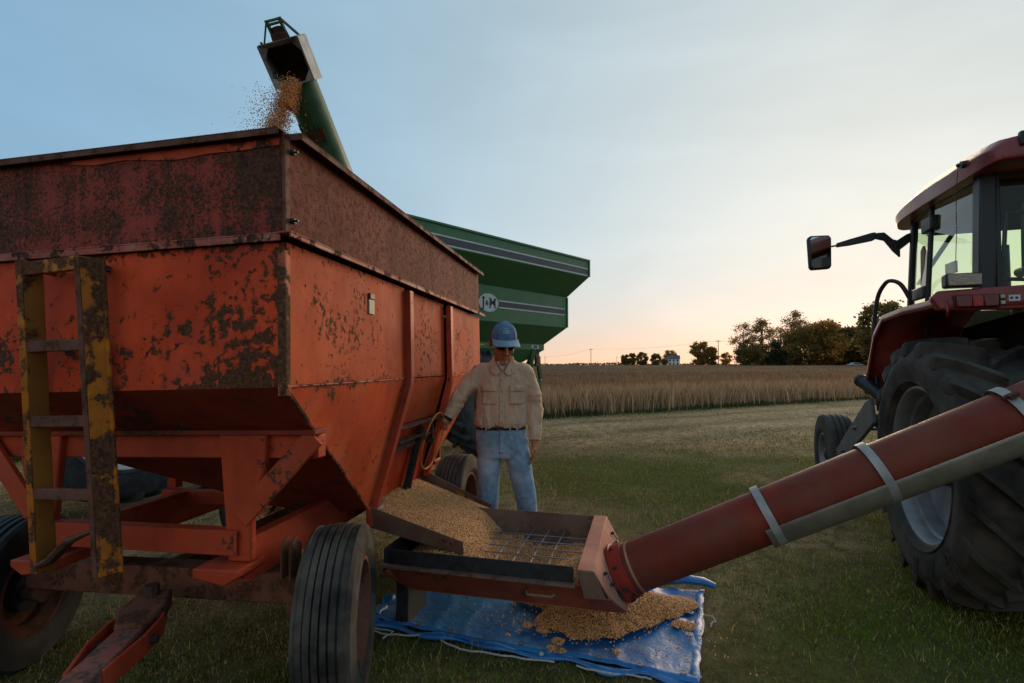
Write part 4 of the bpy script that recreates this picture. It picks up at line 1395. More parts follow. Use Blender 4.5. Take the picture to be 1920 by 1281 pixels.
MB().plate([hp(-hs - .0085, -.09, .10), hp(-hs - .0085, .04, .12), hp(-hs - .0085, .04, .34), hp(-hs - .0085, -.02, .36)], .002, tuple(-sd)).build('decal', plain('decal_tan', (.28, .25, .2), .7, .2, 30), ho)

# ================================================================ green tractor in front of the cart (seen only through the wagon's frame)
GT = thing('cart_tractor', 'green tractor behind the wagon, its pale wheel rim showing through the frame', 'tractor', tuple(V(GXc, GYc, 0) + Matrix.Rotation(R(-GY_), 3, 'Z') @ V(-.58, -4.66, 0)), (0, 0, R(-GY_)))
M['rim_pale'] = plain('rim_pale', (.75, .74, .72), .35, .12, 5, metal=.3)
lug_wheel(GT, (-.25, 0, .86), 1, .87, .48, .50, M['rim_pale'], M['rubber'], 22, .05, 72, -.05)
lug_wheel(GT, (-1.75, 0, .86), -1, .87, .48, .50, M['rim_pale'], M['rubber'], 22, .05, 72, -.05)
for x in (-.35, -1.65):
    rib_wheel(GT, (x, -2.6, .48), 1 if x > -1 else -1, .48, .3, .28, M['rim_pale'], M['rubber'], 4, 40)
bd = MB().box((-1.25, -2.9, .75), (-.75, .2, 1.05)).box((-1.32, -3.1, 1.0), (-.68, -1.1, 1.6))
bd.build('hood', M['cart_green'], GT, 30, .04)
MB().cyl((-1.8, 0, .86), (-.2, 0, .86), .12, .12, 14).build('rear_axle', M['black_iron'], GT)
MB().cyl((-1.7, -2.6, .5), (-.3, -2.6, .5), .07, .07, 12).build('front_axle', M['black_iron'], GT)
cb = MB()
for x in (-1.6, -.4):
    for y in (-1.1, .35):
        cb.beam((x, y, 1.05), (x * .9 - .1, y * .92, 2.6), .07, .07)
cb.box((-1.72, -1.25, 2.6), (-.28, .5, 2.78)).box((-1.6, -1.1, 1.0), (-.4, .35, 1.2))
cb.build('cab', M['cart_green'], GT, 30, .03)
for x0, x1 in ((-1.98, -1.45), (-.55, -.02)):
    MB().lathe([(.93, 0), (.95, 0), (.95, .5), (.93, .5)], (x0, 0, .86), (1, 0, 0), 40).build('fender', M['cart_green'], GT) if False else MB().tube(
        [((x0 + x1) / 2, .95 * math.cos(a), .86 + .95 * math.sin(a)) for a in np.linspace(.3, 2.9, 14)], .25, 8, sq=(1, .06)).build('fender', M['cart_green'], GT)
# ================================================================ portable grain auger with intake hopper
M['hop_pink'] = rusty('hopper_faded_paint', (.46, .165, .105), rust=(.18, .075, .05), thr=.66, scale=8, rough=.65, dust=.3, fade=(.50, .24, .17), fade_thr=.55)
M['hop_red'] = rusty('hopper_red_paint', (.30, .062, .032), rust=(.11, .045, .03), thr=.6, scale=7, rough=.6, dust=.25)
M['hop_brown'] = rusty('hopper_inside', (.18, .10, .07), rust=(.10, .055, .04), thr=.55, scale=6, rough=.6, dust=.4)
M['belting'] = plain('rubber_belting', (.016, .016, .017), .6, .5, 16, bump=.4, bscale=90)
M['tube_red'] = rusty('auger_tube_paint', (.22, .024, .010), rust=(.085, .028, .018), thr=.55, scale=5, fine=.3, soft=.3, rough=.5, fade=(.13, .034, .022), fade_thr=.46, dust=.12, streak=.1)
M['guard_grey'] = plain('guard_grey', (.30, .28, .235), .55, .18, 8, metal=.35)
M['strap'] = plain('galvanised_strap', (.33, .32, .30), .5, .2, 14, metal=.3)
HOPYAW = -14.2
AGX, AGY = -.62, 2.62
AG = thing('grain_auger', 'portable red grain auger with square intake hopper on blue tarp', 'auger', (AGX, AGY, 0), (0, 0, R(HOPYAW)))
# local: x along the hopper towards the tube, y away from the camera
L_, Wd = .96, .82
zt, zf = .50, .41
HB = M['hop_brown']
# far side (inside seen), near skirt with belting, left end
MB().plate([(-.02, Wd, zt), (L_, Wd, zt), (L_, Wd - .02, .36), (-.02, Wd - .02, .36)], .006, (0, 1, 0)).build('far_side', HB, AG)
MB().plate([(-.02, Wd - .02, .36), (L_, Wd - .02, .36), (L_, .53, .265), (.06, .53, .265)], .006, (0, 0, -1)).build('far_floor', HB, AG)
MB().box((.0, -.006, .428), (L_ - .03, .002, zt + .0)).build('rubber_skirt', M['belting'], AG, 30, .002)
MB().angle((-.04, -.035, .428), (L_ - .02, -.035, .428), (0, 1, 0), (0, 0, -1), .04, .012, .004).build('near_flange', M['hop_brown'], AG, 30, .0015)
MB().plate([(-.02, -.004, .415), (L_ + .05, -.004, .415), (L_ + .11, .12, .265), (.06, .12, .265)], .006, (0, .7, 1)).build('near_floor', M['hop_red'], AG)
MB().plate([(.06, .12, .263), (L_ + .11, .12, .263), (L_ + .11, .53, .263), (.06, .53, .263)], .006, (0, 0, -1)).build('bottom', M['hop_red'], AG)
MB().plate([(-.03, -.01, .395), (-.03, Wd, .395), (.06, .53, .265), (.06, .12, .265)], .006, (-1, 0, -.3)).build('end_floor', M['hop_red'], AG)
MB().plate([(-.02, 0, zt), (-.02, Wd, zt), (-.02, Wd, .39), (-.02, 0, .39)], .006, (-1, 0, 0)).build('left_end', M['belting'], AG)
MB().tube([(.72, -.052, .385), (.73, -.075, .385), (.84, -.075, .385), (.85, -.052, .385)], .006, 8).build('handle', M['hop_brown'], AG)
# end box carrying the tube
ex = L_ - .01
ends = [(ex, -.03, zt), (ex, Wd + .03, zt), (ex + .09, Wd + .03, zt), (ex + .09, -.03, zt)]
a1 = [(ex, -.03, zt), (ex + .075, -.03, zt), (ex + .15, .0, .36), (ex + .27, .25, .20), (ex + .10, .24, .20), (ex, 0, .38)]
MB().plate([(ex, -.03, zt), (ex + .075, -.03, zt), (ex + .075, Wd + .02, zt), (ex, Wd + .02, zt)], .006, (0, 0, -1)).build('end_cap_top', M['hop_pink'], AG, 30, .002)
MB().plate([(ex, -.03, zt - .003), (ex + .075, -.03, zt - .003), (ex + .13, -.02, .375), (ex + .03, -.02, .375)], .005, (0, -1, 0)).build('end_cap_side', M['hop_brown'], AG, 30, .002)
# sloped end plate: normal to the tube roughly
EP = [(ex + .075, -.03, zt), (ex + .075, Wd + .02, zt), (ex + .155, Wd + .0, .36), (ex + .21, .60, .225), (ex + .21, .22, .225), (ex + .145, .0, .375)]
MB().plate(EP, .008).build('end_plate', M['hop_pink'], AG, 30, .002)
MB().plate([(ex + .03, -.018, .375), (ex + .145, -.005, .375), (ex + .21, .22, .225), (ex + .11, .12, .265)], .005, (0, -.5, -1)).build('end_underside', M['hop_red'], AG)
MB().plate([(ex + .03, Wd, .375), (ex + .155, Wd, .375), (ex + .21, .60, .225), (ex + .11, .53, .265)], .005, (0, .5, -1)).build('end_underside', M['hop_red'], AG)
MB().plate([(ex + .11, .12, .263), (ex + .21, .22, .223), (ex + .21, .60, .223), (ex + .11, .53, .263)], .005, (0, 0, -1)).build('end_underside', M['hop_red'], AG)
for yb, zb in ((.10, .44), (.13, .38), (.20, .31), (.70, .44), (.66, .40), (.66, .31)):
    xb = ex + .08 + (zt - zb) * .5
    MB().cyl((xb, yb, zb), (xb + .016, yb, zb + .008), .008, .008, 6).build('bolt', M['black_iron'], AG)
for (ya, za), (yb, zb) in (((.12, .42), (.17, .29)), ((.12, .42), (.20, .415)), ((.70, .44), (.76, .39))):
    MB().beam((ex + .09 + (zt - za) * .5, ya, za), (ex + .09 + (zt - zb) * .5, yb, zb), .004, .004).build('plate_seam', M['black_iron'], AG)
# grate rods and inner beam
for i in range(5):
    MB().tube([(.40 + i * .095, .03, .412), (.38 + i * .095, .45, .395), (.40 + i * .095, Wd - .02, .412)], .0045, 6).build('grate_rod', M['dull_steel'], AG)
for i in range(6):
    MB().tube([(.30, .12 + i * .11, .405), (.93, .12 + i * .11, .405)], .0035, 6).build('grate_rod', M['dull_steel'], AG)
MB().cyl((.3, .07, .405), (.78, .07, .405), .016, .016, 10).build('grate_bar', M['hop_brown'], AG)
MB().box((-.06, .20, .02), (.01, .46, .30)).build('support_block', M['belting'], AG, 30, .01)
# main tube, world direction worked into local coordinates
agm = (Matrix.Translation((AGX, AGY, 0)) @ Matrix.Rotation(R(HOPYAW), 4, 'Z')).inverted()
A0 = agm @ V(.545, 2.70, .345)
Dw = V(.9455, -.3256, .515).normalized()
D = (agm.to_3x3() @ Dw).normalized()
TR = .123
A1 = A0 + D * 4.6
up = (V(0, 0, 1) - D * D.z).normalized()
rt = D.cross(up).normalized()            # towards the camera side
TU = MB().tube([A0 - D * .05, A1], TR, 48).build('tube', M['tube_red'], AG, 40)
MB().lathe([(TR + .001, -.02), (TR + .024, -.02), (TR + .024, -.008), (TR + .014, -.006), (TR + .012, .05), (TR + .001, .05)], A0 + D * .03, tuple(D), 48).build('collar', rusty('collar_red', (.30, .034, .02), thr=.58, scale=10, rough=.45), AG)
for k in range(8):
    a = k * math.pi / 4 + .3
    p = A0 + D * .028 + (up * math.cos(a) + rt * math.sin(a)) * (TR + .017)
    MB().cyl(p, p + D * .018, .006, .006, 6).build('bolt', M['black_iron'], AG)
MB().tube([A0 + D * .10, A0 + D * .112], TR + .003, 48).build('weld_ring', M['hop_pink'], TU)
# grey half-round guard below and galvanised straps
gs, ge = .755, 4.5
gd = MB()
rg = []
for s0 in (gs, ge):
    ring = []
    for a in np.linspace(R(-252), R(-98), 22):
        ring.append(A0 + D * s0 + (up * math.sin(a + R(170)) * 0 + up * math.cos(a) + rt * -math.sin(a)) * (TR + .012))
    rg.append(ring)
k = len(rg[0])
vs_ = rg[0] + rg[1]
gd.add(vs_, [(i, i + 1, k + i + 1, k + i) for i in range(k - 1)])
go_ = gd.build('tube_guard', M['guard_grey'], AG, 40)
sm = go_.modifiers.new('thick', 'SOLIDIFY'); sm.thickness = .004
for s0 in (.80, 1.30, 1.86, 2.45):
    MB().lathe([(TR + .0145, -.018), (TR + .0165, -.018), (TR + .0165, .018), (TR + .0145, .018)], A0 + D * s0, tuple(D), 56).build('strap', M['strap'], AG)
    if s0 < 1.5:
        continue
    q = A0 + D * s0 + (up * .78 + rt * .62) * (TR + .02)
    bkl = MB().beam(q - rt * .028, q + rt * .028, .03, .016, tuple(up)).cyl(q + up * .0 - D * .03, q + D * .03, .008, .008, 8)
    bkl.build('strap_buckle', M['rust_steel'], AG, 30)
# transport wheels and frame out of the picture to the right, so that the tube stands on something
fp = A0 + D * 3.6
mb = MB()
for s_ in (-1, 1):
    mb.beam(fp, V(fp.x, fp.y, .35) + rt * s_ * .9, .07, .07)
mb.beam(V(fp.x, fp.y, .35) - rt * .95, V(fp.x, fp.y, .35) + rt * .95, .07, .07)
mb.build('axle_frame', M['tube_red'], AG, 30, .005)
for s_ in (-1, 1):
    c = V(fp.x, fp.y, .34) + rt * s_ * .95
    MB().lathe([(.18, -.08), (.30, -.1), (.34, -.07), (.34, .07), (.30, .1), (.18, .08)], c, tuple(V(rt.x, rt.y, 0)), 40).build('wheel', M['rubber'], AG)

# ================================================================ blue tarp
tm, tnt, tbs, _ = newmat('tarp_blue')
tco = tnt.nodes.new('ShaderNodeTexCoord').outputs['Object']
tn1 = noise_(tnt, tco, 3.0, 6, .6)
tn2 = noise_(tnt, tco, 16, 8, .7, None, .8)
tcl = mixc(tnt, sstep(tnt, tn1, .3, .7), (.012, .13, .37), (.035, .23, .53))
tcl = mixc(tnt, math_(tnt, 'MULTIPLY', sstep(tnt, tn2, .5, .8), .4), tcl, (.02, .07, .16))
tdu = noise_(tnt, tco, 7, 8, .7)
tcl = mixc(tnt, math_(tnt, 'MULTIPLY', sstep(tnt, tdu, .48, .75), .28), tcl, (.2, .18, .15))
tnt.links.new(tcl, tbs.inputs['Base Color'])
tbs.inputs['Roughness'].default_value = .42
tbs.inputs['Specular IOR Level'].default_value = .5
wv = noise_(tnt, tco, 420, 2, .5)
tb1 = bump_(tnt, noise_(tnt, tco, 13, 6, .6, None, .8), .45, .02, None)
bump_(tnt, wv, .12, .002, tbs, tb1)
TCOR = [V(-.74, 2.83, 0), V(.815, 2.30, 0), V(1.19, 3.24, 0), V(-.70, 3.30, 0)]


def tarp_xy(u_, v_):
    return TCOR[0].lerp(TCOR[1], u_).lerp(TCOR[3].lerp(TCOR[2], u_), v_)


def tarp_z(x, y, u_, v_):
    z = .022 + .010 * (fbm(x, y, .45, 101, 3)) + .005 * np.abs(np.sin((u_ * 9 + 1.2 * fbm(x, y, .3, 103, 2)) * np.pi)) ** 6
    z = z + .02 * np.exp(-((v_ - .03) / .03) ** 2) + .03 * np.exp(-((u_ - .02) / .03) ** 2) * (1 - v_)
    z = z + .022 * np.exp(-(((u_ - .93) + .25 * (v_ - .55)) / .03) ** 2) * ss(.2, .5, v_)
    return z


nu, nv = 110, 60
TU_, TV_ = np.meshgrid(np.linspace(0, 1, nu), np.linspace(0, 1, nv))
c = [np.array(p[:2]) for p in TCOR]
TX = (c[0][0] * (1 - TU_) + c[1][0] * TU_) * (1 - TV_) + (c[3][0] * (1 - TU_) + c[2][0] * TU_) * TV_
TY = (c[0][1] * (1 - TU_) + c[1][1] * TU_) * (1 - TV_) + (c[3][1] * (1 - TU_) + c[2][1] * TU_) * TV_
wob = (fbm(TU_ * 6, TV_ * 6, 1.0, 111, 2) - .5) * .07
TX2 = TX + wob * (np.abs(TU_ - .5) * 2) ** 4
TY2 = TY + wob * (np.abs(TV_ - .5) * 2) ** 4
TZ = tarp_z(TX, TY, TU_, TV_)
i3 = np.arange(nu * nv).reshape(nv, nu)
tq = np.stack([i3[:-1, :-1], i3[:-1, 1:], i3[1:, 1:], i3[1:, :-1]], -1).reshape(-1, 4)
tarp = link(bpy.data.objects.new('tarp', raw_mesh('tarp', np.stack([TX2, TY2, TZ], -1).reshape(-1, 3), tq, None, True)), tm)
tag(tarp, 'crumpled blue plastic tarp spread under the auger hopper', 'tarp')
# rolled near hem, folded far edge, side hem, grommets
path = [tarp_xy(u_, -.005) + V(0, .012 * math.sin(u_ * 23), .028 + .008 * math.sin(u_ * 31)) for u_ in np.linspace(0, 1, 40)]
MB().tube(path, [.015 + .006 * math.sin(i * .9) for i in range(40)], 10, sq=(1.4, .8)).build('rolled_hem', tm, tarp)
path = [tarp_xy(.99, v_) + V(.004 * math.sin(v_ * 40), 0, .040 + .01 * math.sin(v_ * 17)) for v_ in np.linspace(0, .98, 30)]
MB().tube(path, .010, 8, sq=(1.8, .5)).build('side_hem', tm, tarp)
path = [V(.98, 3.33, .05), V(1.08, 3.30, .075), V(1.2, 3.27, .07), V(1.26, 3.25, .05)]
MB().tube(path, [.03, .035, .03, .022], 10, sq=(1, .8)).build('folded_edge', tm, tarp)
path = [tarp_xy(.0, v_) + V(-.01, 0, .045 + .012 * math.sin(v_ * 11)) for v_ in np.linspace(-.02, .6, 16)]
MB().tube(path, [.022 + .008 * math.sin(i) for i in range(16)], 8, sq=(1.3, .8)).build('rolled_hem', tm, tarp)
for i_ in range(9):
    p_ = tarp_xy(.04 + i_ * .115, .035)
    MB().lathe([(.009, 0), (.016, 0), (.016, .003), (.009, .003)], p_ + V(0, 0, .052), (0, 0, 1), 14).build('eyelet', M['dull_steel'], tarp)
for i_ in range(4):
    p_ = tarp_xy(.965, .14 + i_ * .25)
    MB().lathe([(.009, 0), (.016, 0), (.016, .003), (.009, .003)], p_ + V(0, 0, .05), (0, 0, 1), 14).build('eyelet', M['dull_steel'], tarp)
M['rope'] = plain('tarp_rope', (.42, .41, .38), .9, .2, 80)
for p0, pts in (((-.78, 2.80), [(-.78, 2.8), (-.68, 2.73), (-.55, 2.71), (-.42, 2.72)]), ((-.70, 2.71), [(-.86, 2.80), (-.74, 2.79), (-.62, 2.75), (-.66, 2.68)]),
                ((.2, 2.4), [(-.36, 2.66), (-.25, 2.58), (-.1, 2.545), (.06, 2.50), (.20, 2.475)]), ((.3, 2.4), [(.30, 2.44), (.42, 2.39), (.55, 2.37), (.62, 2.34)]),
                ((.8, 2.3), [(.80, 2.32), (.845, 2.35), (.835, 2.40), (.80, 2.39), (.795, 2.34)]), ((1.1, 2.9), [(1.07, 2.93), (1.11, 2.91), (1.115, 2.86), (1.08, 2.84), (1.06, 2.80)])):
    q = []
    for i in range(len(pts) - 1):
        for t_ in (0, .33, .66):
            a, b_ = V(*pts[i], 0), V(*pts[i + 1], 0)
            q.append(a.lerp(b_, t_) + V(.006 * math.sin(i * 5 + t_ * 9), .006 * math.cos(i * 7 + t_ * 8), .028))
    q.append(V(*pts[-1], .028))
    MB().tube(q, .0045, 6).build('rope', M['rope'], tarp)
for c_ in ((-.765, 2.80, .04), (.14, 2.51, .045), (.815, 2.345, .045)):
    MB().ball(c_, .013, .010, .009, 8, 6).build('rope_knot', M['rope'], tarp)

# ================================================================ grain
M['beans'] = attr_mat('beans', .5, 0, .35)
bm_, bnt, bb, _ = newmat('bean_pile')
bco = bnt.nodes.new('ShaderNodeTexCoord').outputs['Object']
vo = bnt.nodes.new('ShaderNodeTexVoronoi'); vo.inputs['Scale'].default_value = 125
bnt.links.new(bco, vo.inputs['Vector'])
bnt.links.new(mixc(bnt, sstep(bnt, vo.outputs['Distance'], .2, .75), (.56, .27, .085), (.12, .05, .015)), bb.inputs['Base Color'])
bb.inputs['Roughness'].default_value = .6
bump_(bnt, vo.outputs['Distance'], 1.0, -.004, bb)
t0 = (1 + 5 ** .5) / 2
ICO_V = np.array([(-1, t0, 0), (1, t0, 0), (-1, -t0, 0), (1, -t0, 0), (0, -1, t0), (0, 1, t0), (0, -1, -t0), (0, 1, -t0), (t0, 0, -1), (t0, 0, 1), (-t0, 0, -1), (-t0, 0, 1)])
ICO_V /= np.linalg.norm(ICO_V[0])
ICO_F = np.array([(0, 11, 5), (0, 5, 1), (0, 1, 7), (0, 7, 10), (0, 10, 11), (1, 5, 9), (5, 11, 4), (11, 10, 2), (10, 7, 6), (7, 1, 8), (3, 9, 4), (3, 4, 2), (3, 2, 6), (3, 6, 8), (3, 8, 9), (4, 9, 5), (2, 4, 11), (6, 2, 10), (8, 6, 7), (9, 8, 1)])


def beans(P, r=.0042):
    n_ = len(P)
    sc = r * rng.uniform(.8, 1.2, (n_, 1, 1)) * np.where(rng.uniform(0, 1, (n_, 1, 3)) < .3, .85, 1.05)
    vv = P[:, None, :] + ICO_V[None] * sc
    ff = (np.arange(n_)[:, None, None] * 12 + ICO_F[None]).reshape(-1, 3)
    tt = np.array((.68, .315, .11)) * rng.uniform(.6, 1.3, (n_, 1)) * np.array((1, 1, 1)) + rng.normal(0, .012, (n_, 3))
    return vv.reshape(-1, 3), ff, np.repeat(np.clip(tt, .02, 1), 12, 0)


def pile(name, label, fn, x0, x1, y0, y1, nx, ny, nb, zmin=-9, frame=None, extra=None):
    """heap surface z = fn(x, y) (nan = nothing there) with single beans lying on it"""
    xs, ys = np.meshgrid(np.linspace(x0, x1, nx), np.linspace(y0, y1, ny))
    z = fn(xs, ys)
    ok = ~np.isnan(z)
    vid = -np.ones(xs.shape, int)
    vid[ok] = np.arange(ok.sum())
    vts = np.stack([xs[ok], ys[ok], z[ok]], -1)
    q = np.stack([vid[:-1, :-1], vid[:-1, 1:], vid[1:, 1:], vid[1:, :-1]], -1).reshape(-1, 4)
    q = q[(q >= 0).all(1)]
    px_, py_ = rng.uniform(x0, x1, nb), rng.uniform(y0, y1, nb)
    pz_ = fn(px_, py_)
    k_ = ~np.isnan(pz_)
    P = np.stack([px_[k_], py_[k_], pz_[k_] + rng.uniform(.0, .003, k_.sum())], -1)
    if extra is not None:
        P = np.concatenate([P, extra])
    v_, f_, t_ = beans(P)
    o = link(bpy.data.objects.new(name, raw_mesh(name, vts, q, None, True)), bm_)
    tag(o, label, 'grain', kind='stuff')
    b_ = link(bpy.data.objects.new('loose_beans', raw_mesh('loose_beans', v_, f_, t_, True)), M['beans'], o)
    b_['kind'] = 'stuff'
    if frame is not None:
        o.matrix_world = frame
    return o


WGM = Matrix.Translation((-.75, 1.77, 0)) @ Matrix.Rotation(R(-10.1), 4, 'Z') @ Matrix.Rotation(R(-1.5), 4, 'Y')
AGM = Matrix.Translation((AGX, AGY, 0)) @ Matrix.Rotation(R(HOPYAW), 4, 'Z')


def chute_fn(x, y):
    """beans sliding down the chute, wagon coordinates"""
    t_ = (x + .20) / .52
    z = .655 - .20 * t_
    m = np.sin(np.clip((y - 1.0) / .86, 0, 1) * np.pi)
    z = z - .045 + .055 * m ** .5 + (fbm(x, y, .12, 121, 3) - .5) * .018
    z = np.where(x > .30, z - (x - .30) * .55, z)
    bad = (y < 1.008) | (y > 1.853) | (z < .36) & (x > .3)
    out = np.where(bad, np.nan, z)
    return np.where((x > .31) & ((y < 1.03 + (x - .31) * .6) | (y > 1.72 - (x - .31) * .9)), np.nan, out)


pile('bean_slide', 'golden beans sliding down the wagon chute into the hopper', chute_fn, -.20, .52, 1.0, 1.86, 90, 100, 20000, frame=WGM)


def hop_fn(x, y):
    z = .385 + .03 * (fbm(x, y, .2, 131, 3) - .5)
    right = .095 * np.exp(-((x - .93) / .16) ** 2 - ((y - .2) / .24) ** 2)
    left = .12 * np.exp(-((x - .22) / .24) ** 2 - ((y - .3) / .34) ** 2)
    z = z - .035 + right + left
    dip = .05 * np.exp(-((x - .62) / .2) ** 2 - ((y - .35) / .4) ** 2)
    z = z - dip
    return np.where((x < .02) | (x > .945) | (y < .012 + np.clip(.43 - z, 0, 1) * .85) | (y > Wd - .03), np.nan, z)


pile('bean_hopper_fill', 'golden beans lying in the intake hopper under the grate', hop_fn, 0, .95, 0, Wd, 80, 70, 15000, frame=AGM)


def spill_fn(x, y):
    """heap spilled on the tarp, world coordinates"""
    ang = np.arctan2((y - 2.95) / .74, x - .51)
    r_ = np.hypot(x - .51, (y - 2.95) / .74)
    edge = .40 + .07 * np.sin(ang * 3 + 1) + .12 * (fbm(x, y, .16, 141, 3) - .5) + .10 * np.exp(-((ang - .25) / .25) ** 2) + .10 * np.exp(-((np.abs(ang) - 2.75) / .3) ** 2)
    h_ = .12 * np.clip(1 - r_ / edge, 0, 1) ** .9
    s_ = np.clip((x - .2), 0, 1)
    z = .045 + h_ + .008 * fbm(x, y, .05, 142, 2)
    small = np.zeros_like(x)
    for (bx_, by_, br_) in ((.23, 2.62, .035), (.19, 2.55, .03), (.24, 2.53, .02), (.92, 2.78, .06), (-.02, 2.68, .015), (.50, 2.52, .02), (.16, 2.73, .04), (.08, 2.78, .03)):
        small = np.maximum(small, np.clip(1 - np.hypot(x - bx_, y - by_) / (br_ * (1 + .8 * (fbm(x, y, .04, 143, 2) - .5))), 0, 1))
    z = np.where(h_ > 0, z, np.where(small > 0, .046 + .008 * small, np.nan))
    return z


sc_n = 500
sx_ = rng.normal(.5, .35, sc_n); sy_ = rng.normal(2.75, .2, sc_n)
k_ = (sy_ > 2.93 - .34 * (sx_ + .74) / 1.0 * .98) & (sx_ < 1.1)
pile('bean_spill', 'golden beans spilled in a heap on the blue tarp', spill_fn, -.05, 1.12, 2.45, 3.30, 150, 120, 30000,
     extra=np.stack([sx_[k_], sy_[k_], np.full(k_.sum(), .05)], -1))


def wagon_fn(x, y):
    return 2.02 + .16 * np.exp(-((x + 1.5) / .6) ** 2 - ((y - 2.2) / .7) ** 2) + .01 * fbm(x, y, .2, 151, 2)


pile('bean_load', 'golden beans filling the red wagon box', wagon_fn, -1.90, -.014, .02, 2.84, 30, 40, 6000, frame=WGM)

# falling stream from the spout into the wagon
n = 22000
t_ = rng.uniform(0, 1, n) ** .8
zz = 3.76 - 1.15 * t_
cxs = -1.86 - .17 * np.clip((3.80 - zz) / .55, 0, 1.6) ** .8
wid = .032 + .018 * np.clip((3.80 - zz) / .3, 0, 3) ** 1.1
loose = rng.uniform(0, 1, n) < .16
px_ = cxs + rng.normal(0, 1, n) * wid * np.where(loose, 1.9, .75) - np.where(loose, np.abs(rng.normal(0, .07, n)), 0)
py_ = 4.22 + rng.normal(0, .06, n)
mouth = rng.uniform(0, 1, n) < .2                      # beans leaving the lip, fanned out to the tube side
mz = rng.uniform(3.58, 3.79, n)
f_ = (mz - 3.52) / .27
px_ = np.where(mouth, -1.88 + rng.uniform(-.06, .10, n) * f_, px_)
zz = np.where(mouth, mz + (px_ + 1.9) * .25, zz)
far = rng.uniform(0, 1, n) < .03
px_ = np.where(far, px_ - np.abs(rng.normal(0, .16, n)), px_)
P = np.stack([px_, py_, zz], -1)
v_, f2, tt = beans(P, .0042)
fs = link(bpy.data.objects.new('falling_beans', raw_mesh('falling_beans', v_, f2, tt, True)), M['beans'])
tag(fs, 'stream of beans falling from the green auger spout into the wagon', 'grain', kind='stuff')

# thin dust hanging about the spout
def dust(name, label, c_, rx, ry, rz, dens):
    o = MB().ball(c_, rx, ry, rz, 20, 14).build(name, None)
    m_ = bpy.data.materials.new(name); m_.use_nodes = True
    t_ = m_.node_tree
    t_.nodes.clear()
    out = t_.nodes.new('ShaderNodeOutputMaterial')
    pv = t_.nodes.new('ShaderNodeVolumePrincipled')
    pv.inputs['Color'].default_value = (.85, .74, .6, 1)
    tc = t_.nodes.new('ShaderNodeTexCoord')
    dd = t_.nodes.new('ShaderNodeVectorMath'); dd.operation = 'SUBTRACT'
    t_.links.new(tc.outputs['Object'], dd.inputs[0]); dd.inputs[1].default_value = c_
    sc_ = t_.nodes.new('ShaderNodeVectorMath'); sc_.operation = 'DIVIDE'
    t_.links.new(dd.outputs[0], sc_.inputs[0]); sc_.inputs[1].default_value = (rx, ry, rz)
    ln_ = t_.nodes.new('ShaderNodeVectorMath'); ln_.operation = 'LENGTH'
    t_.links.new(sc_.outputs[0], ln_.inputs[0])
    fall = math_(t_, 'POWER', math_(t_, 'SUBTRACT', 1.0, ln_.outputs['Value'], clamp=True), 1.4)
    nz = sstep(t_, noise_(t_, tc.outputs['Object'], 5.5, 4, .6), .3, .75)
    t_.links.new(math_(t_, 'MULTIPLY', math_(t_, 'MULTIPLY', fall, nz), dens), pv.inputs['Density'])
    t_.links.new(pv.outputs[0], out.inputs['Volume'])
    o.data.materials.append(m_)
    tag(o, label, 'dust', kind='stuff')


dust('dust_at_spout', 'thin dust drifting around the falling beans at the spout', (-1.80, 4.22, 3.72), .42, .35, .5, 2.6)
SC.cycles.volume_step_rate = 3
SC.cycles.volume_bounces = 0
# ================================================================ red tractor
M['t_red'] = plain('tractor_maroon', (.20, .018, .020), .36, .2, 4, bump=.05, bscale=10, spec=.5, col2=(.25, .035, .035))
M['t_black'] = plain('tractor_black', (.014, .016, .018), .45, .3, 6, bump=.05)
M['t_tyre'] = plain('tractor_tyre', (.028, .026, .024), .8, .5, 3.2, bump=.35, bscale=26, col2=(.095, .082, .066), spec=.25)
M['t_rim'] = plain('tractor_rim', (.22, .225, .23), .45, .25, 5, metal=.3)
M['t_olive'] = plain('cab_interior', (.075, .068, .028), .8, .3, 5)
gm2, g2, gbs, gout = newmat('cab_glass')
g2.nodes.remove(gbs)
gl_ = g2.nodes.new('ShaderNodeBsdfGlossy'); gl_.inputs['Roughness'].default_value = .03
tr_ = g2.nodes.new('ShaderNodeBsdfTransparent'); tr_.inputs['Color'].default_value = (.80, .93, .76, 1)
fr_ = g2.nodes.new('ShaderNodeLayerWeight'); fr_.inputs['Blend'].default_value = .12
mx_ = g2.nodes.new('ShaderNodeMixShader')
g2.links.new(fr_.outputs['Facing'], mx_.inputs[0]); g2.links.new(tr_.outputs[0], mx_.inputs[1]); g2.links.new(gl_.outputs[0], mx_.inputs[2])
g2.links.new(mx_.outputs[0], gout.inputs['Surface'])
M['glass'] = gm2
M['lens_red'] = plain('lens_red', (.30, .012, .012), .2, .2, 60, bump=.3, bscale=140)
M['lens_dark'] = plain('lens_dark_red', (.13, .02, .016), .2, .2, 60, bump=.3, bscale=140)
M['lens_amber'] = plain('lens_amber', (.40, .075, .015), .22, .2, 40, bump=.3, bscale=140)
M['lens_clear'] = plain('lens_clear', (.32, .25, .2), .15, .35, 30, metal=.4, bump=.6, bscale=60, stretch=(1, 1, 8))
TT = thing('red_tractor', 'maroon tractor with glass cab and big lugged rear tyre at right', 'tractor', (2.52, 3.2, 0), (0, 0, R(-20)))
TWc = 1.02                                     # centre line in local x
RW = V(.24, .13, .79)
w_ = lug_wheel(TT, RW, -1, .805, .48, .485, M['t_rim'], M['t_tyre'], 21, .055, 80, .02)
lug_wheel(TT, (2 * TWc - .24, .13, .79), 1, .805, .48, .485, M['t_rim'], M['t_tyre'], 21, .055, 80, .02)
tyre_o = [c for c in w_.children if c.name.startswith('tyre')][0]
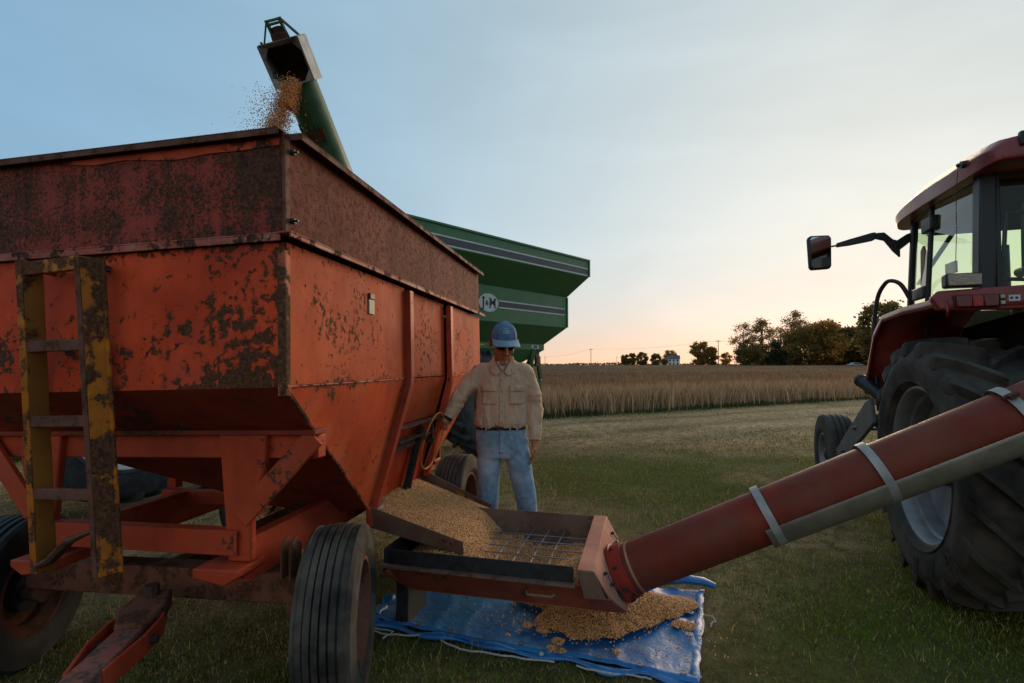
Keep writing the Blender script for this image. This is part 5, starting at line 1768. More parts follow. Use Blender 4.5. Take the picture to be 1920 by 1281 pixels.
for ch, a in (('R', 182), ('A', 205), ('N', 228)):
    aa = R(a)
    d = V(0, math.sin(aa), math.cos(aa))
    rad = d; tan = V(0, d.z, -d.y)
    # letters read with their heads towards the rim's outside
    lettering(ch, .10, M['t_tyre'], tyre_o, axes(RW + rad * .615 + V(-.2425, 0, 0), tuple(tan * -1), tuple(rad), (-1, 0, 0)), .003, .004)
# front wheels
for x in (.13, 2 * TWc - .13):
    rib_wheel(TT, (x, 2.72, .44), -1 if x < 1 else 1, .445, .27, .22, M['t_rim'], M['t_tyre'], 4, 64, dish=.02, yaw=R(0))
fa_ = MB().cyl((.2, 2.72, .46), (2 * TWc - .2, 2.72, .46), .06, .06, 12).box((.32, 2.62, .40), (2 * TWc - .32, 2.82, .56))
fa_.build('front_axle', M['t_black'], TT, 30, .01)
ra = MB().cyl((.3, .13, .79), (2 * TWc - .3, .13, .79), .13, .13, 20).box((.62, -.25, .55), (1.42, .5, 1.15))
ra.build('rear_axle', M['t_black'], TT, 30, .02)
MB().box((.72, .4, .62), (1.32, 3.1, .98)).build('chassis', M['t_black'], TT, 30, .03)
hd = MB()
hd.loft([[V(x_, y_, z_) for x_, z_ in ((.66, .95), (.63, 1.25), (.72, 1.52 - dz), (1.02, 1.58 - dz), (1.32, 1.52 - dz), (1.41, 1.25), (1.38, .95))] for y_, dz in ((1.35, 0), (2.3, .04), (3.1, .12), (3.35, .2))])
hd.build('hood', M['t_red'], TT, 40, .02)
# fenders: arched shell over the tyre with a flat rear face
for mir in (False, True):
    def fx(x):
        return 2 * TWc - x if mir else x
    fe = MB()
    prof = [(1.22, 1.20), (1.10, 1.42), (.92, 1.68), (.72, 1.795), (.3, 1.815), (-.25, 1.81), (-.345, 1.80), (-.36, 1.735)]
    outer = [V(fx(.045), y, z) for y, z in prof]
    inner = [V(fx(.60), y, z + (.02 if z > 1.5 else 0)) for y, z in prof]
    vs_, fs_ = outer + inner, []
    k = len(prof)
    fe.add(vs_, [(i, i + 1, k + i + 1, k + i) for i in range(k - 1)])
    # rolled outer lip
    lip = [V(fx(.045), y, z - .05) if z > 1.5 else V(fx(.045), y - .04, z - .02) for y, z in prof]
    fe.add(outer + lip, [(i, i + 1, k + i + 1, k + i) for i in range(k - 1)])
    fo = fe.build('fender', M['t_red'], TT, 50)
    s_ = fo.modifiers.new('thick', 'SOLIDIFY'); s_.thickness = .012
    # inner wall between tyre and cab
    MB().plate([(fx(.60), 1.2, .9), (fx(.60), 1.2, 1.25), (fx(.60), .9, 1.7), (fx(.60), -.3, 1.78), (fx(.60), -.36, 1.2), (fx(.60), 0, .9)], .012, (1, 0, 0)).build('fender_wall', M['t_black'], TT)
    # rear lamp face
    rf = MB().plate([(fx(-.03), -.345, 1.80), (fx(.0), -.352, 1.84), (fx(.50), -.352, 1.86), (fx(.60), -.352, 1.80), (fx(.60), -.352, 1.72), (fx(-.0), -.352, 1.73)], .05, (0, 1, 0))
    rfo = rf.build('fender_rear', M['t_red'], TT, 30, .012)
    x0, x1 = sorted((fx(.075), fx(.262)))
    MB().box((x0 - .008, -.362, 1.737), (x1 + .008, -.35, 1.812)).build('lamp_recess', M['t_black'], rfo, 30, .004)
    xm = x0 + (x1 - x0) * .38
    MB().box((x0, -.378, 1.742), (xm, -.36, 1.806)).build('lamp_amber', M['lens_dark'], rfo, 30, .006)
    MB().box((xm + .001, -.378, 1.742), (xm + .05, -.36, 1.806)).build('tail_lamp', M['lens_red'], rfo, 30, .006)
    MB().box((xm + .051, -.378, 1.742), (x1, -.36, 1.806)).build('lamp_amber', M['lens_dark'], rfo, 30, .006)
    for zz in (1.750, 1.782):
        xa, xb = sorted((fx(.272), fx(.292)))
        sw = MB().box((xa - .004, -.366, zz - .002), (xb + .004, -.352, zz + .026)).build('switch_bezel', M['t_black'], rfo, 30, .002)
        MB().box((xa, -.370, zz + .002), (xb, -.364, zz + .022)).build('switch', plain('switch_cream', (.42, .36, .22), .5), sw, 30, .003)
    xa, xb = sorted((fx(.312), fx(.362)))
    stk = MB().box((xa, -.3545, 1.748), (xb, -.3525, 1.802)).build('sticker', plain('sticker_white', (.5, .54, .56), .6, .06), rfo)
    for (dx, dz) in ((.012, .038), (.034, .038), (.012, .014), (.036, .014)):
        MB().box((xa + dx - .006, -.3556, 1.748 + dz - .006), (xa + dx + .006, -.3546, 1.748 + dz + .006)).build('sticker_mark', M['t_black'], rfo)
    # work lamp on the fender
    xa, xb = sorted((fx(.045), fx(.195)))
    wl_ = MB().box((xa - .008, -.36, 1.855), (xb + .008, -.29, 1.935)).build('work_lamp', M['t_black'], TT, 30, .012)
    MB().box((xa, -.372, 1.862), (xb, -.358, 1.928)).build('lens', M['lens_clear'], wl_, 30, .006)
# cab: pillars, glass, roof
xl, xr = .36, 2 * TWc - .36


def cab_pt(x, y, z):
    return V(x, y, z)


PB = M['t_black']
pil = {'rear': ((.36, .02, 1.80), (.40, .04, 2.60)), 'door': ((.335, .87, 1.30), (.385, .74, 2.64)), 'front': ((.46, 1.58, 1.32), (.47, 1.33, 2.66))}
for nm, (a, b_) in pil.items():
    for mir in (False, True):
        q = [V(2 * TWc - p[0] if mir else p[0], p[1], p[2]) for p in (a, b_)]
        wv_, dv = {'rear': (.085, .10), 'door': (.035, .03), 'front': (.05, .05)}[nm]
        MB().beam(q[0], q[1], wv_, dv, (0, 1, 0)).build('pillar', PB, TT, 30, .012)
for mir in (False, True):
    def mx2(p):
        return V(2 * TWc - p[0] if mir else p[0], p[1], p[2])
    ra_, da, fa2 = pil['rear'], pil['door'], pil['front']
    lerp = lambda s, t: V(s[0]).lerp(V(s[1]), t)
    # window behind the door pillar, and the door itself in front of it
    MB().add([mx2(lerp(ra_, .06)), mx2(lerp(da, .45)), mx2(lerp(da, .985)), mx2(lerp(ra_, .985))], [(0, 1, 2, 3)]).build('side_window', M['glass'], TT)
    MB().add([mx2(lerp(da, .03)), mx2(lerp(fa2, .03)), mx2(lerp(fa2, .985)), mx2(lerp(da, .985))], [(0, 1, 2, 3)]).build('door_glass', M['glass'], TT)
    for s_, e_ in ((lerp(ra_, .985), lerp(da, .985)), (lerp(da, .985), lerp(fa2, .985)), (lerp(ra_, .05), lerp(da, .43)), (lerp(da, .02), lerp(fa2, .02))):
        MB().beam(mx2(s_), mx2(e_), .03, .04).build('window_frame', PB, TT, 30, .006)
    MB().box(*[tuple(v_) for v_ in (V(min(mx2((.325, 0, 0)).x, mx2((.36, 0, 0)).x), .80, 1.93), V(max(mx2((.325, 0, 0)).x, mx2((.36, 0, 0)).x), 1.02, 2.02))]).build('door_handle', PB, TT, 30, .01)
    MB().box(*[tuple(v_) for v_ in (V(min(mx2((.345, 0, 0)).x, mx2((.40, 0, 0)).x), .68, 2.42), V(max(mx2((.345, 0, 0)).x, mx2((.40, 0, 0)).x), .86, 2.53))]).build('door_hinge', PB, TT, 30, .012)
    MB().box(*[tuple(v_) for v_ in (V(min(mx2((.34, 0, 0)).x, mx2((.44, 0, 0)).x), .05, .95), V(max(mx2((.34, 0, 0)).x, mx2((.44, 0, 0)).x), 1.55, 1.30))]).build('cab_side', M['t_red'], TT, 30, .02)
MB().add([(.41, -.005, 1.86), (2 * TWc - .41, -.005, 1.86), (2 * TWc - .43, .02, 2.57), (.43, .02, 2.57)], [(0, 1, 2, 3)]).build('rear_window', M['glass'], TT)
rwf = MB().beam((.40, .0, 1.86), (2 * TWc - .40, .0, 1.86), .03, .035).beam((.42, .02, 2.585), (2 * TWc - .42, .02, 2.585), .03, .05)
rwf.beam((.425, .0, 1.86), (.445, .02, 2.58), .03, .03, (0, 1, 0))
rwf.build('rear_window_frame', PB, TT, 30, .006)
MB().add([(.47, 1.57, 1.36), (2 * TWc - .47, 1.57, 1.36), (2 * TWc - .49, 1.34, 2.64), (.49, 1.34, 2.64)], [(0, 1, 2, 3)]).build('windscreen', M['glass'], TT)
MB().box((.40, .05, 1.0), (2 * TWc - .40, 1.55, 1.10)).build('cab_floor', M['t_olive'], TT)
MB().plate([(.44, 1.15, 1.1), (2 * TWc - .44, 1.15, 1.1), (2 * TWc - .44, 1.35, 1.87), (.44, 1.35, 1.87)], .12, (0, 1, 0)).build('dashboard', M['t_olive'], TT, 30, .02)
st = MB().tube([V(TWc, 1.02, 2.0) + V(math.cos(a) * .24, math.sin(a) * .22, math.sin(a) * .10) for a in np.linspace(0, 2 * math.pi, 36, endpoint=False)], .016, 8, True)
for a in (.6, 2.5, 4.7):
    st.beam((TWc, 1.02, 1.985), V(TWc, 1.02, 2.0) + V(math.cos(a) * .23, math.sin(a) * .21, math.sin(a) * .095), .025, .012)
st.cyl((TWc, 1.02, 2.0), (TWc, 1.2, 1.7), .03, .03, 10)
st.build('steering_wheel', M['t_olive'], TT)
se = MB().box((TWc - .26, .38, 1.3), (TWc + .26, .86, 1.45)).box((TWc - .25, .30, 1.45), (TWc + .25, .42, 1.82))
se.build('seat', M['t_olive'], TT, 30, .05)
# wiper and grab rail inside the rear window
MB().tube(spline([(.78, .035, 2.50), (.62, .04, 2.42), (.585, .045, 2.36), (.575, .05, 1.99)]), .014, 8).cyl((.575, .02, 1.985), (.575, .10, 1.985), .03, .03, 14).build('wiper', PB, TT)
MB().tube([(.60, .04, 2.34), (.50, .04, 2.34), (.49, .04, 2.30), (.475, .04, 2.08)], .012, 8).ball((.475, .04, 2.06), .018, nu=8, nv=6).build('grab_rail', PB, TT)
MB().beam((.47, 1.30, 2.10), (.48, .60, 2.42), .03, .012).build('sun_visor_arm', PB, TT)
MB().plate([(.50, 1.2, 2.48), (2 * TWc - .50, 1.2, 2.48), (2 * TWc - .50, .15, 2.56), (.50, .15, 2.56)], .02, (0, 0, 1)).build('headliner', M['t_olive'], TT)
MB().plate([(.395, 1.0, 2.02), (.40, 1.06, 2.05), (.40, 1.04, 2.33), (.395, .98, 2.36), (.39, .93, 2.30), (.39, .95, 2.08)], .02, (1, 0, 0)).build('door_pad', plain('pad_orange', (.20, .09, .05), .7), TT, 30, .006)
MB().cyl((.39, .1, 2.36), (.43, .1, 2.36), .028, .028, 14).beam((.40, .45, 2.10), (.40, .60, 2.10), .015, .08).build('door_latch', PB, TT, 30)
# roof
ro = MB()
secs = []
for y, z0, hgt, ins in ((-.24, 2.60, .10, .10), (-.18, 2.585, .165, .03), (.2, 2.58, .20, .0), (.8, 2.61, .20, .01), (1.3, 2.64, .155, .05), (1.50, 2.625, .10, .10), (1.56, 2.62, .04, .16)):
    x0, x1 = .30 + ins, 2 * TWc - .30 - ins
    secs.append([V(x0, y, z0), V(x0 - .015, y, z0 + hgt * .45), V(x0 + .05, y, z0 + hgt * .82), V(x0 + .22, y, z0 + hgt), V(TWc, y, z0 + hgt * 1.18),
                 V(x1 - .22, y, z0 + hgt), V(x1 - .05, y, z0 + hgt * .82), V(x1 + .015, y, z0 + hgt * .45), V(x1, y, z0)])
ks = [spline([s_[i] for s_ in secs], 4) for i in range(len(secs[0]))]
ro.loft([[k_[j] for k_ in ks] for j in range(len(ks[0]))])
roof = ro.build('roof', M['t_red'], TT, 50, .012)
MB().box((.66, -.15, 2.785), (2 * TWc - .66, .9, 2.825)).build('roof_hatch', M['t_red'], roof, 30, .02)
MB().box((.44, -.262, 2.655), (.62, -.225, 2.735)).build('roof_lamp_recess', PB, roof, 30, .008)
MB().box((.455, -.275, 2.665), (.66, -.24, 2.728)).build('roof_lamp', M['lens_amber'], roof, 30, .008)
MB().box((2 * TWc - .66, -.275, 2.665), (2 * TWc - .455, -.24, 2.728)).build('roof_lamp', M['lens_amber'], roof, 30, .008)
MB().cyl((.275, .02, 2.665), (.33, .02, 2.665), .022, .026, 12).ball((.275, .045, 2.67), .014, nu=8, nv=6).build('antenna_mount', PB, roof)
MB().tube([(.272, .045, 2.665), (.262, .06, 2.5), (.262, .075, 2.25), (.262, .10, 2.08)], .0022, 5).build('antenna_wire', PB, roof)
# mirror on its arm
mi = MB().plate([(-.325, 1.345, 2.30), (-.31, 1.345, 2.275), (-.155, 1.345, 2.285), (-.14, 1.345, 2.31), (-.135, 1.345, 2.56), (-.155, 1.345, 2.59), (-.315, 1.345, 2.585), (-.335, 1.345, 2.56)], .05, (0, 1, 0)).build('mirror', PB, TT, 30, .012)
mg, mnt, mb_s, _ = newmat('mirror_glass')
mb_s.inputs['Base Color'].default_value = (.55, .58, .58, 1); mb_s.inputs['Metallic'].default_value = 1; mb_s.inputs['Roughness'].default_value = .04
MB().plate([(-.315, 1.3425, 2.31), (-.30, 1.3425, 2.292), (-.165, 1.3425, 2.30), (-.15, 1.3425, 2.32), (-.148, 1.3425, 2.55), (-.165, 1.3425, 2.575), (-.305, 1.3425, 2.57), (-.322, 1.3425, 2.55)], .004, (0, -1, 0)).build('mirror_glass', mg, mi)
am = MB().tube([(-.14, 1.38, 2.485), (-.10, 1.38, 2.49), (-.085, 1.38, 2.492)], [.008, .008, .02], 10)
am.loft([[V(x, 1.365, z - h), V(x, 1.395, z - h), V(x, 1.395, z + h), V(x, 1.365, z + h)] for x, z, h in ((-.10, 2.492, .018), (.0, 2.51, .028), (.17, 2.545, .036), (.20, 2.553, .03))])
am.loft([[V(x, 1.36, z - h), V(x, 1.40, z - h), V(x, 1.40, z + h), V(x, 1.36, z + h)] for x, z, h in ((.20, 2.55, .025), (.26, 2.54, .035), (.32, 2.46, .05), (.37, 2.42, .07))])
am.loft([[V(x, 1.36, z - h), V(x, 1.40, z - h), V(x, 1.40, z + h), V(x, 1.36, z + h)] for x, z, h in ((.34, 2.44, .05), (.42, 2.50, .045), (.47, 2.53, .03))])
am.build('mirror_arm', PB, TT, 30, .006)
for o_ in (mi,):
    c_ = V(-.235, 1.36, 2.43)
    mrot = Matrix.Translation(c_) @ Matrix.Rotation(R(15), 4, 'Z') @ Matrix.Translation(-c_)
    o_.data.transform(mrot)
    o_.children[0].data.transform(mrot)
# hand rail, steps, exhaust-like filler tube
MB().tube(spline([(.30, .98, 1.95), (.25, .99, 2.06), (.20, 1.02, 2.10), (.16, 1.06, 2.08), (.12, 1.12, 1.95), (.10, 1.16, 1.6), (.11, 1.12, 1.05)]), .016, 10).build('hand_rail', PB, TT)
MB().cyl((.02, 1.20, 1.285), (.10, .95, 1.16), .052, .045, 18).cyl((.015, 1.225, 1.297), (.02, 1.20, 1.285), .056, .056, 18).build('filler_tube', PB, TT)
stp = MB()
stp.plate([(-.02, .88, 1.16), (-.02, .98, 1.14), (-.02, 1.98, .60), (-.02, 1.92, .50), (-.02, 1.80, .50), (-.02, .80, .98)], .03, (1, 0, 0))
stp.build('step_side', plain('step_grey', (.09, .095, .10), .55, .3), TT, 30, .008)
for (yy, zz) in ((1.30, .88), (1.72, .62)):
    MB().lathe([(.055, 0), (.075, 0), (.075, .012), (.055, .012)], (.03, yy, zz), (0, .3, 1), 20).cyl((.0, yy, zz), (.25, yy, zz), .012, .012, 8).build('step', M['t_rim'], TT)
MB().plate([(.28, .85, 1.15), (.28, 1.95, .58), (.28, 1.85, .48), (.28, .80, .98)], .03, (1, 0, 0)).build('step_side', PB, TT, 30, .008)
MB().box((.40, .95, .55), (.66, 1.75, 1.05)).build('fuel_tank', PB, TT, 30, .05)
ex = MB().cyl((1.32, 1.95, 1.5), (1.32, 1.95, 2.5), .05, .05, 14)
ex.build('exhaust', PB, TT)
# ================================================================ the man
SKIN = plain('skin', (.44, .17, .085), .55, .18, 30, bump=.15, bscale=120, col2=(.52, .21, .11))
PX, PY = -.06, 3.75


def ering(c, rx, ry, n_=20, tilt=None, p=2.4):
    c = V(c)
    out = []
    for k in range(n_):
        a = 2 * math.pi * k / n_
        ca, sa = math.cos(a), math.sin(a)
        x = rx * math.copysign(abs(ca) ** (2 / p), ca)
        y = ry * math.copysign(abs(sa) ** (2 / p), sa)
        q = V(x, y, 0)
        out.append(c + (tilt @ q if tilt else q))
    return out


def limb(mb, pts, radii, seg=14, sub=5):
    """smooth tapering tube through joints"""
    P, Rr = [], []
    n_ = len(pts)
    pts = [V(p) for p in pts]
    for i in range(n_ - 1):
        p0, p1, p2, p3 = pts[max(i - 1, 0)], pts[i], pts[i + 1], pts[min(i + 2, n_ - 1)]
        for k in range(sub):
            t = k / sub
            P.append(.5 * ((2 * p1) + (p2 - p0) * t + (2 * p0 - 5 * p1 + 4 * p2 - p3) * t * t + (-p0 + 3 * p1 - 3 * p2 + p3) * t ** 3))
            s = t * t * (3 - 2 * t)
            Rr.append(radii[i] * (1 - s) + radii[i + 1] * s)
    P.append(pts[-1]); Rr.append(radii[-1])
    return mb.tube(P, Rr, seg)


# joints (world)
SHR, ELR, WRR = V(-.232, 3.765, 1.390), V(-.385, 3.70, 1.185), V(-.452, 3.655, 1.055)
SHL, ELL, WRL = V(.100, 3.765, 1.390), V(.172, 3.80, 1.135), V(.166, 3.735, .885)
HIPR, KNR, ANR = V(-.158, 3.77, .90), V(-.172, 3.75, .50), V(-.165, 3.79, .09)
HIPL, KNL, ANL = V(.012, 3.77, .90), V(.095, 3.72, .50), V(.148, 3.77, .09)
NECK, HEAD = V(-.068, 3.745, 1.44), V(-.066, 3.690, 1.570)
HROT = Matrix.Rotation(R(14), 3, 'Z') @ Matrix.Rotation(R(21), 3, 'X')      # face looks to -y, turned and bowed


def hd_(x, y, z):
    return HEAD + HROT @ (V(x, y, z) * 1.16)


body = MB()
body.loft([ering((-.073, 3.77, z), rx, ry) for z, rx, ry in ((.84, .15, .10), (.95, .165, .11), (1.10, .16, .105), (1.25, .175, .11), (1.36, .175, .10), (1.43, .11, .075))])
limb(body, [V(-.07, 3.765, 1.40), NECK, hd_(0, .02, -.07)], [.066, .060, .056], 16)
# head: skull, jaw, chin, nose, brow, cheeks, ears, lips
body.ball(hd_(0, .012, .035), .076, .096, .098, 24, 16, HROT)
body.ball(hd_(0, -.022, -.035), .062, .066, .085, 20, 14, HROT)
body.ball(hd_(0, -.062, -.098), .030, .024, .024, 14, 8, HROT)
for s_ in (-1, 1):
    body.ball(hd_(s_ * .038, -.058, -.022), .026, .022, .03, 12, 8, HROT)
    body.ball(hd_(s_ * .079, .018, .0), .012, .024, .034, 12, 8, HROT)
    body.ball(hd_(s_ * .032, -.078, .028), .026, .014, .012, 12, 8, HROT)
    body.ball(hd_(s_ * .011, -.094, -.030), .011, .012, .010, 10, 6, HROT)
body.tube([hd_(0, -.082, .028), hd_(0, -.096, .0), hd_(0, -.108, -.024), hd_(0, -.096, -.034)], [.010, .011, .014, .010], 10)
body.ball(hd_(0, -.086, -.056), .024, .010, .006, 12, 6, HROT)
body.ball(hd_(0, -.083, -.069), .021, .010, .007, 12, 6, HROT)
# arms and legs under the clothes
limb(body, [SHR, ELR, WRR], [.055, .042, .030])
limb(body, [SHL, ELL, WRL], [.055, .042, .030])
limb(body, [HIPR, KNR, ANR], [.085, .058, .042])
limb(body, [HIPL, KNL, ANL], [.085, .058, .042])
# right hand closed on the hand wheel rim
wn_ = WGM @ Vector((*on_side(1.735, .926, .045),))
we1 = (WGM.to_3x3() @ V(0, 1, 0)).normalized()
we2 = (WGM.to_3x3() @ V(.25, 0, .967)).normalized()
wnn = (WGM.to_3x3() @ nS).normalized()
ga_ = R(28)
GRIP = wn_ + (we1 * math.cos(ga_) + we2 * math.sin(ga_)) * .193
gt_ = (-we1 * math.sin(ga_) + we2 * math.cos(ga_))             # along the rim
pal = GRIP + V(.020, .012, .018)
body.loft([ering(WRR, .026, .020, 12), ering(WRR.lerp(pal, .55) + V(.0, 0, .006), .034, .020, 12), ering(pal + V(.004, 0, 0), .036, .022, 12)])
body.ball(pal, .036, .024, .026, 12, 8)
for i in range(4):
    o_ = gt_ * (.033 - .021 * i)
    b0 = GRIP + o_ + wnn * .026 + we1 * .012
    fing = [b0, GRIP + o_ + wnn * .026 - we1 * .018, GRIP + o_ - we1 * .024 - wnn * .004, GRIP + o_ - wnn * .020 - we1 * .004]
    limb(body, fing, [.0105, .010, .009, .0075], 10, 3)
limb(body, [pal + gt_ * .03, GRIP + gt_ * .052 + wnn * .012, GRIP + gt_ * .045 - wnn * .012 - we1 * .01], [.012, .0105, .008], 10, 3)
# left hand hanging, lightly curled
HL = WRL + V(-.002, -.012, -.055)
body.loft([ering(WRL, .028, .022, 12), ering(WRL + V(0, -.006, -.03), .030, .020, 12), ering(HL + V(0, 0, -.01), .021, .038, 12), ering(HL + V(-.002, -.004, -.045), .018, .040, 12)])
for i, ln in enumerate((.068, .078, .074, .058)):
    y0 = -.034 + .021 * i
    b0 = HL + V(-.003, y0 - .002, -.042)
    limb(body, [b0, b0 + V(-.010, -.004, -ln * .45), b0 + V(-.026, -.002, -ln * .8), b0 + V(-.042, .0, -ln)], [.0105, .0095, .0088, .0072], 10, 3)
limb(body, [HL + V(-.004, -.032, .005), HL + V(-.018, -.052, -.022), HL + V(-.026, -.05, -.052)], [.013, .0105, .008], 10, 3)
PERSON = bpy.data.objects.new('person', fuse(body, .0055, 4))
link(PERSON, SKIN)
tag(PERSON, 'man in tan work shirt, jeans and blue cap gripping the wagon hand wheel', 'person')


# --- shirt
def wr(p, s, k=(1, 1, 1)):
    return noise.noise(V(p.x * k[0], p.y * k[1], p.z * k[2]) * s)


def ridge(p, s, k=(1, 1, 1)):
    return 1 - 2 * abs(wr(p, s, k))


def shirt_disp(p):
    d = .003 * wr(p, 9, (1, 1, .45)) + .005 * (ridge(p, 10, (1.5, 1.5, .45)) - .5)
    if .95 < p.z < 1.12:                                   # cloth gathered above the belt
        d += .010 * (1 - abs(p.z - 1.03) / .09) * (ridge(p, 15, (1.6, 1.6, .35)) - .4) if abs(p.z - 1.03) < .09 else 0
    for el in (ELR, ELL):
        q = (p - el).length
        if q < .15:                                        # creases round the elbows
            d += .011 * (1 - q / .15) * (ridge(p + V(3, 1, 2), 16, (.5, .5, 1.5)) - .4)
    if p.x < -.28 or p.x > .15:
        d += .006 * (ridge(p, 12, (.6, .6, 1.3)) - .5)
    q = abs(p.x + .07)
    if .09 < q < .2 and 1.05 < p.z < 1.38:                 # pulls from the armpits
        d += .007 * (ridge(V(p.z + q * 1.2, q - p.z * .3, p.x), 12, (1.6, .5, .5)) - .5)
    return d


sh = MB()
sh.loft([ering(c, rx, ry, 24, None, 2.5) for c, rx, ry in (((-.083, 3.772, .965), .176, .128), ((-.083, 3.768, 1.00), .190, .142), ((-.080, 3.768, 1.06), .190, .142), ((-.074, 3.768, 1.16), .184, .136),
         ((-.068, 3.768, 1.26), .186, .132), ((-.066, 3.772, 1.33), .184, .120), ((-.066, 3.775, 1.375), .160, .102), ((-.067, 3.775, 1.42), .128, .088), ((-.067, 3.77, 1.465), .080, .072))])
limb(sh, [V(-.15, 3.77, 1.365), SHR + V(.015, 0, -.022), SHR.lerp(ELR, .55), ELR, ELR.lerp(WRR, .6), WRR.lerp(ELR, .02)], [.072, .071, .064, .056, .049, .042], 18)
limb(sh, [V(.02, 3.77, 1.365), SHL + V(-.015, 0, -.022), SHL.lerp(ELL, .55), ELL, ELL.lerp(WRL, .6), WRL.lerp(ELL, .02)], [.072, .071, .062, .055, .049, .043], 18)
SHM = fuse(sh, .009, 5, shirt_disp)
shm, snt, sbs, _ = newmat('shirt_tan')
sco = snt.nodes.new('ShaderNodeTexCoord').outputs['Object']
sn = noise_(snt, sco, 6, 6, .6)
snt.links.new(mixc(snt, sstep(snt, sn, .3, .7), (.60, .375, .235), (.70, .46, .305)), sbs.inputs['Base Color'])
sbs.inputs['Roughness'].default_value = .9
sbs.inputs['Specular IOR Level'].default_value = .15
sb1 = bump_(snt, noise_(snt, sco, 9, 5, .55, (1.5, 1.5, .55), 1.1), .9, .035, None)
bump_(snt, noise_(snt, sco, 600, 2, .5), .15, .001, sbs, sb1)
SHIRT = link(bpy.data.objects.new('shirt', SHM), shm, PERSON)
bvh = BVHTree.FromPolygons([v.co.copy() for v in SHM.vertices], [tuple(p.vertices) for p in SHM.polygons])


def patch(name, xs, zs, off, mat, parent, thick=.002, nx=10, nz=10, lean=0.0, tree_=None):
    """cloth piece lying on the garment's front, following its surface"""
    g = []
    for j in range(nz + 1):
        for i in range(nx + 1):
            u_, v_ = i / nx, j / nz
            z = zs[0] + (zs[1] - zs[0]) * v_
            x = xs[0] + (xs[1] - xs[0]) * u_ + lean * (v_ - .5)
            hit = (tree_ or bvh).ray_cast(V(x, 2.8, z), V(0, 1, 0))
            loc, nn = hit[0], hit[1]
            if loc is None:
                loc, nn = V(x, PY - .1, z), V(0, -1, 0)
            g.append(loc + V(0, -1, 0) * off)
    f_ = [(j * (nx + 1) + i, j * (nx + 1) + i + 1, (j + 1) * (nx + 1) + i + 1, (j + 1) * (nx + 1) + i) for j in range(nz) for i in range(nx)]
    o = MB().add(g, f_).build(name, mat, parent, 60)
    m_ = o.modifiers.new('thick', 'SOLIDIFY'); m_.thickness, m_.offset = thick, 0
    return o


patch('placket', (-.090, -.054), (.985, 1.375), .004, shm, SHIRT, .004, 4, 30)
for x0, x1 in ((-.215, -.115), (-.015, .085)):
    patch('pocket', (x0, x1), (1.145, 1.265), .0045, shm, SHIRT, .003)
    patch('pocket_flap', (x0 - .004, x1 + .004), (1.235, 1.280), .009, shm, SHIRT, .004, 10, 4)
M['button'] = plain('button', (.34, .26, .18), .4, .1)
for z in (1.02, 1.09, 1.165, 1.24, 1.315):
    h_ = bvh.ray_cast(V(-.072, 2.8, z), V(0, 1, 0))[0]
    MB().cyl(h_ + V(0, -.007, 0), h_ + V(0, -.010, 0), .0065, .006, 10).build('button', M['button'], SHIRT)
# collar wings and stand
cl = MB()
for s_ in (-1, 1):
    cx0 = -.068
    a = [V(cx0 + s_ * .012, 3.655, 1.375), V(cx0 + s_ * .042, 3.648, 1.345), V(cx0 + s_ * .082, 3.665, 1.375), V(cx0 + s_ * .088, 3.70, 1.435), V(cx0 + s_ * .072, 3.735, 1.490), V(cx0 + s_ * .055, 3.69, 1.455)]
    cl.plate(a, .005, (s_ * .3, -.9, .2))
cl.tube([V(-.068 + .078 * math.cos(t_), 3.762 + .072 * math.sin(t_), 1.462 + .012 * math.sin(t_)) for t_ in np.linspace(R(-45), R(225), 18)], .013, 8, sq=(.45, 1.9))
cl.build('collar', shm, SHIRT, 50, .002)
MB().plate([V(-.110, 3.672, 1.445), V(-.068, 3.655, 1.385), V(-.030, 3.672, 1.445), V(-.068, 3.690, 1.462)], .006, (0, -1, 0)).build('undershirt', plain('white_cotton', (.55, .52, .48), .9, .08), SHIRT)
for wr_, el in ((WRR, ELR), (WRL, ELL)):
    d = (wr_ - el).normalized()
    MB().tube([wr_ - d * .055, wr_ - d * .05, wr_ + d * .004], [.043, .0445, .0435], 20).build('cuff', shm, SHIRT)
MB().tube([WRR + (WRR - ELR).normalized() * .008, WRR + (WRR - ELR).normalized() * .022], [.033, .031], 16).build('watch_strap', M['black_iron'], PERSON)


# --- jeans, belt, boots
def jean_disp(p):
    d = .004 * wr(p, 10, (1, 1, .5)) + .002 * wr(p, 26)
    if p.z < .30:
        d += .010 * (ridge(p, 9, (.5, .5, 1.7)) - .3) * (1 - p.z / .30)
    for k_ in (KNR, KNL):
        q = (p - k_).length
        if q < .2:
            d += .006 * (1 - q / .2) * (ridge(p, 10, (.6, .6, 1.5)) - .4)
    if p.z > .70 and p.z < .93:
        d += .005 * (ridge(V(p.x, p.y, p.z + abs(p.x + .073) * .9), 11, (.5, .5, 1.7)) - .4)
    return d


jn = MB()
jn.loft([ering((-.083, 3.772, z), rx, ry, 24, None, 2.5) for z, rx, ry in ((.76, .165, .115), (.82, .178, .125), (.90, .184, .130), (.965, .180, .130), (.998, .178, .129))])
limb(jn, [HIPR + V(-.005, 0, -.03), HIPR.lerp(KNR, .4), KNR, KNR.lerp(ANR, .5), ANR + V(0, 0, -.02)], [.100, .091, .076, .070, .072], 20)
limb(jn, [HIPL + V(.005, 0, -.03), HIPL.lerp(KNL, .4), KNL, KNL.lerp(ANL, .5), ANL + V(0, 0, -.02)], [.100, .091, .076, .070, .072], 20)
JM = fuse(jn, .009, 4, jean_disp)
jm, jnt, jbs, _ = newmat('denim')
jco = jnt.nodes.new('ShaderNodeTexCoord').outputs['Object']
j1 = noise_(jnt, jco, 5, 6, .65)
j2 = noise_(jnt, jco, 30, 5, .7, (1, 1, .35))
jc = mixc(jnt, sstep(jnt, j1, .35, .68), (.15, .235, .335), (.38, .475, .55))
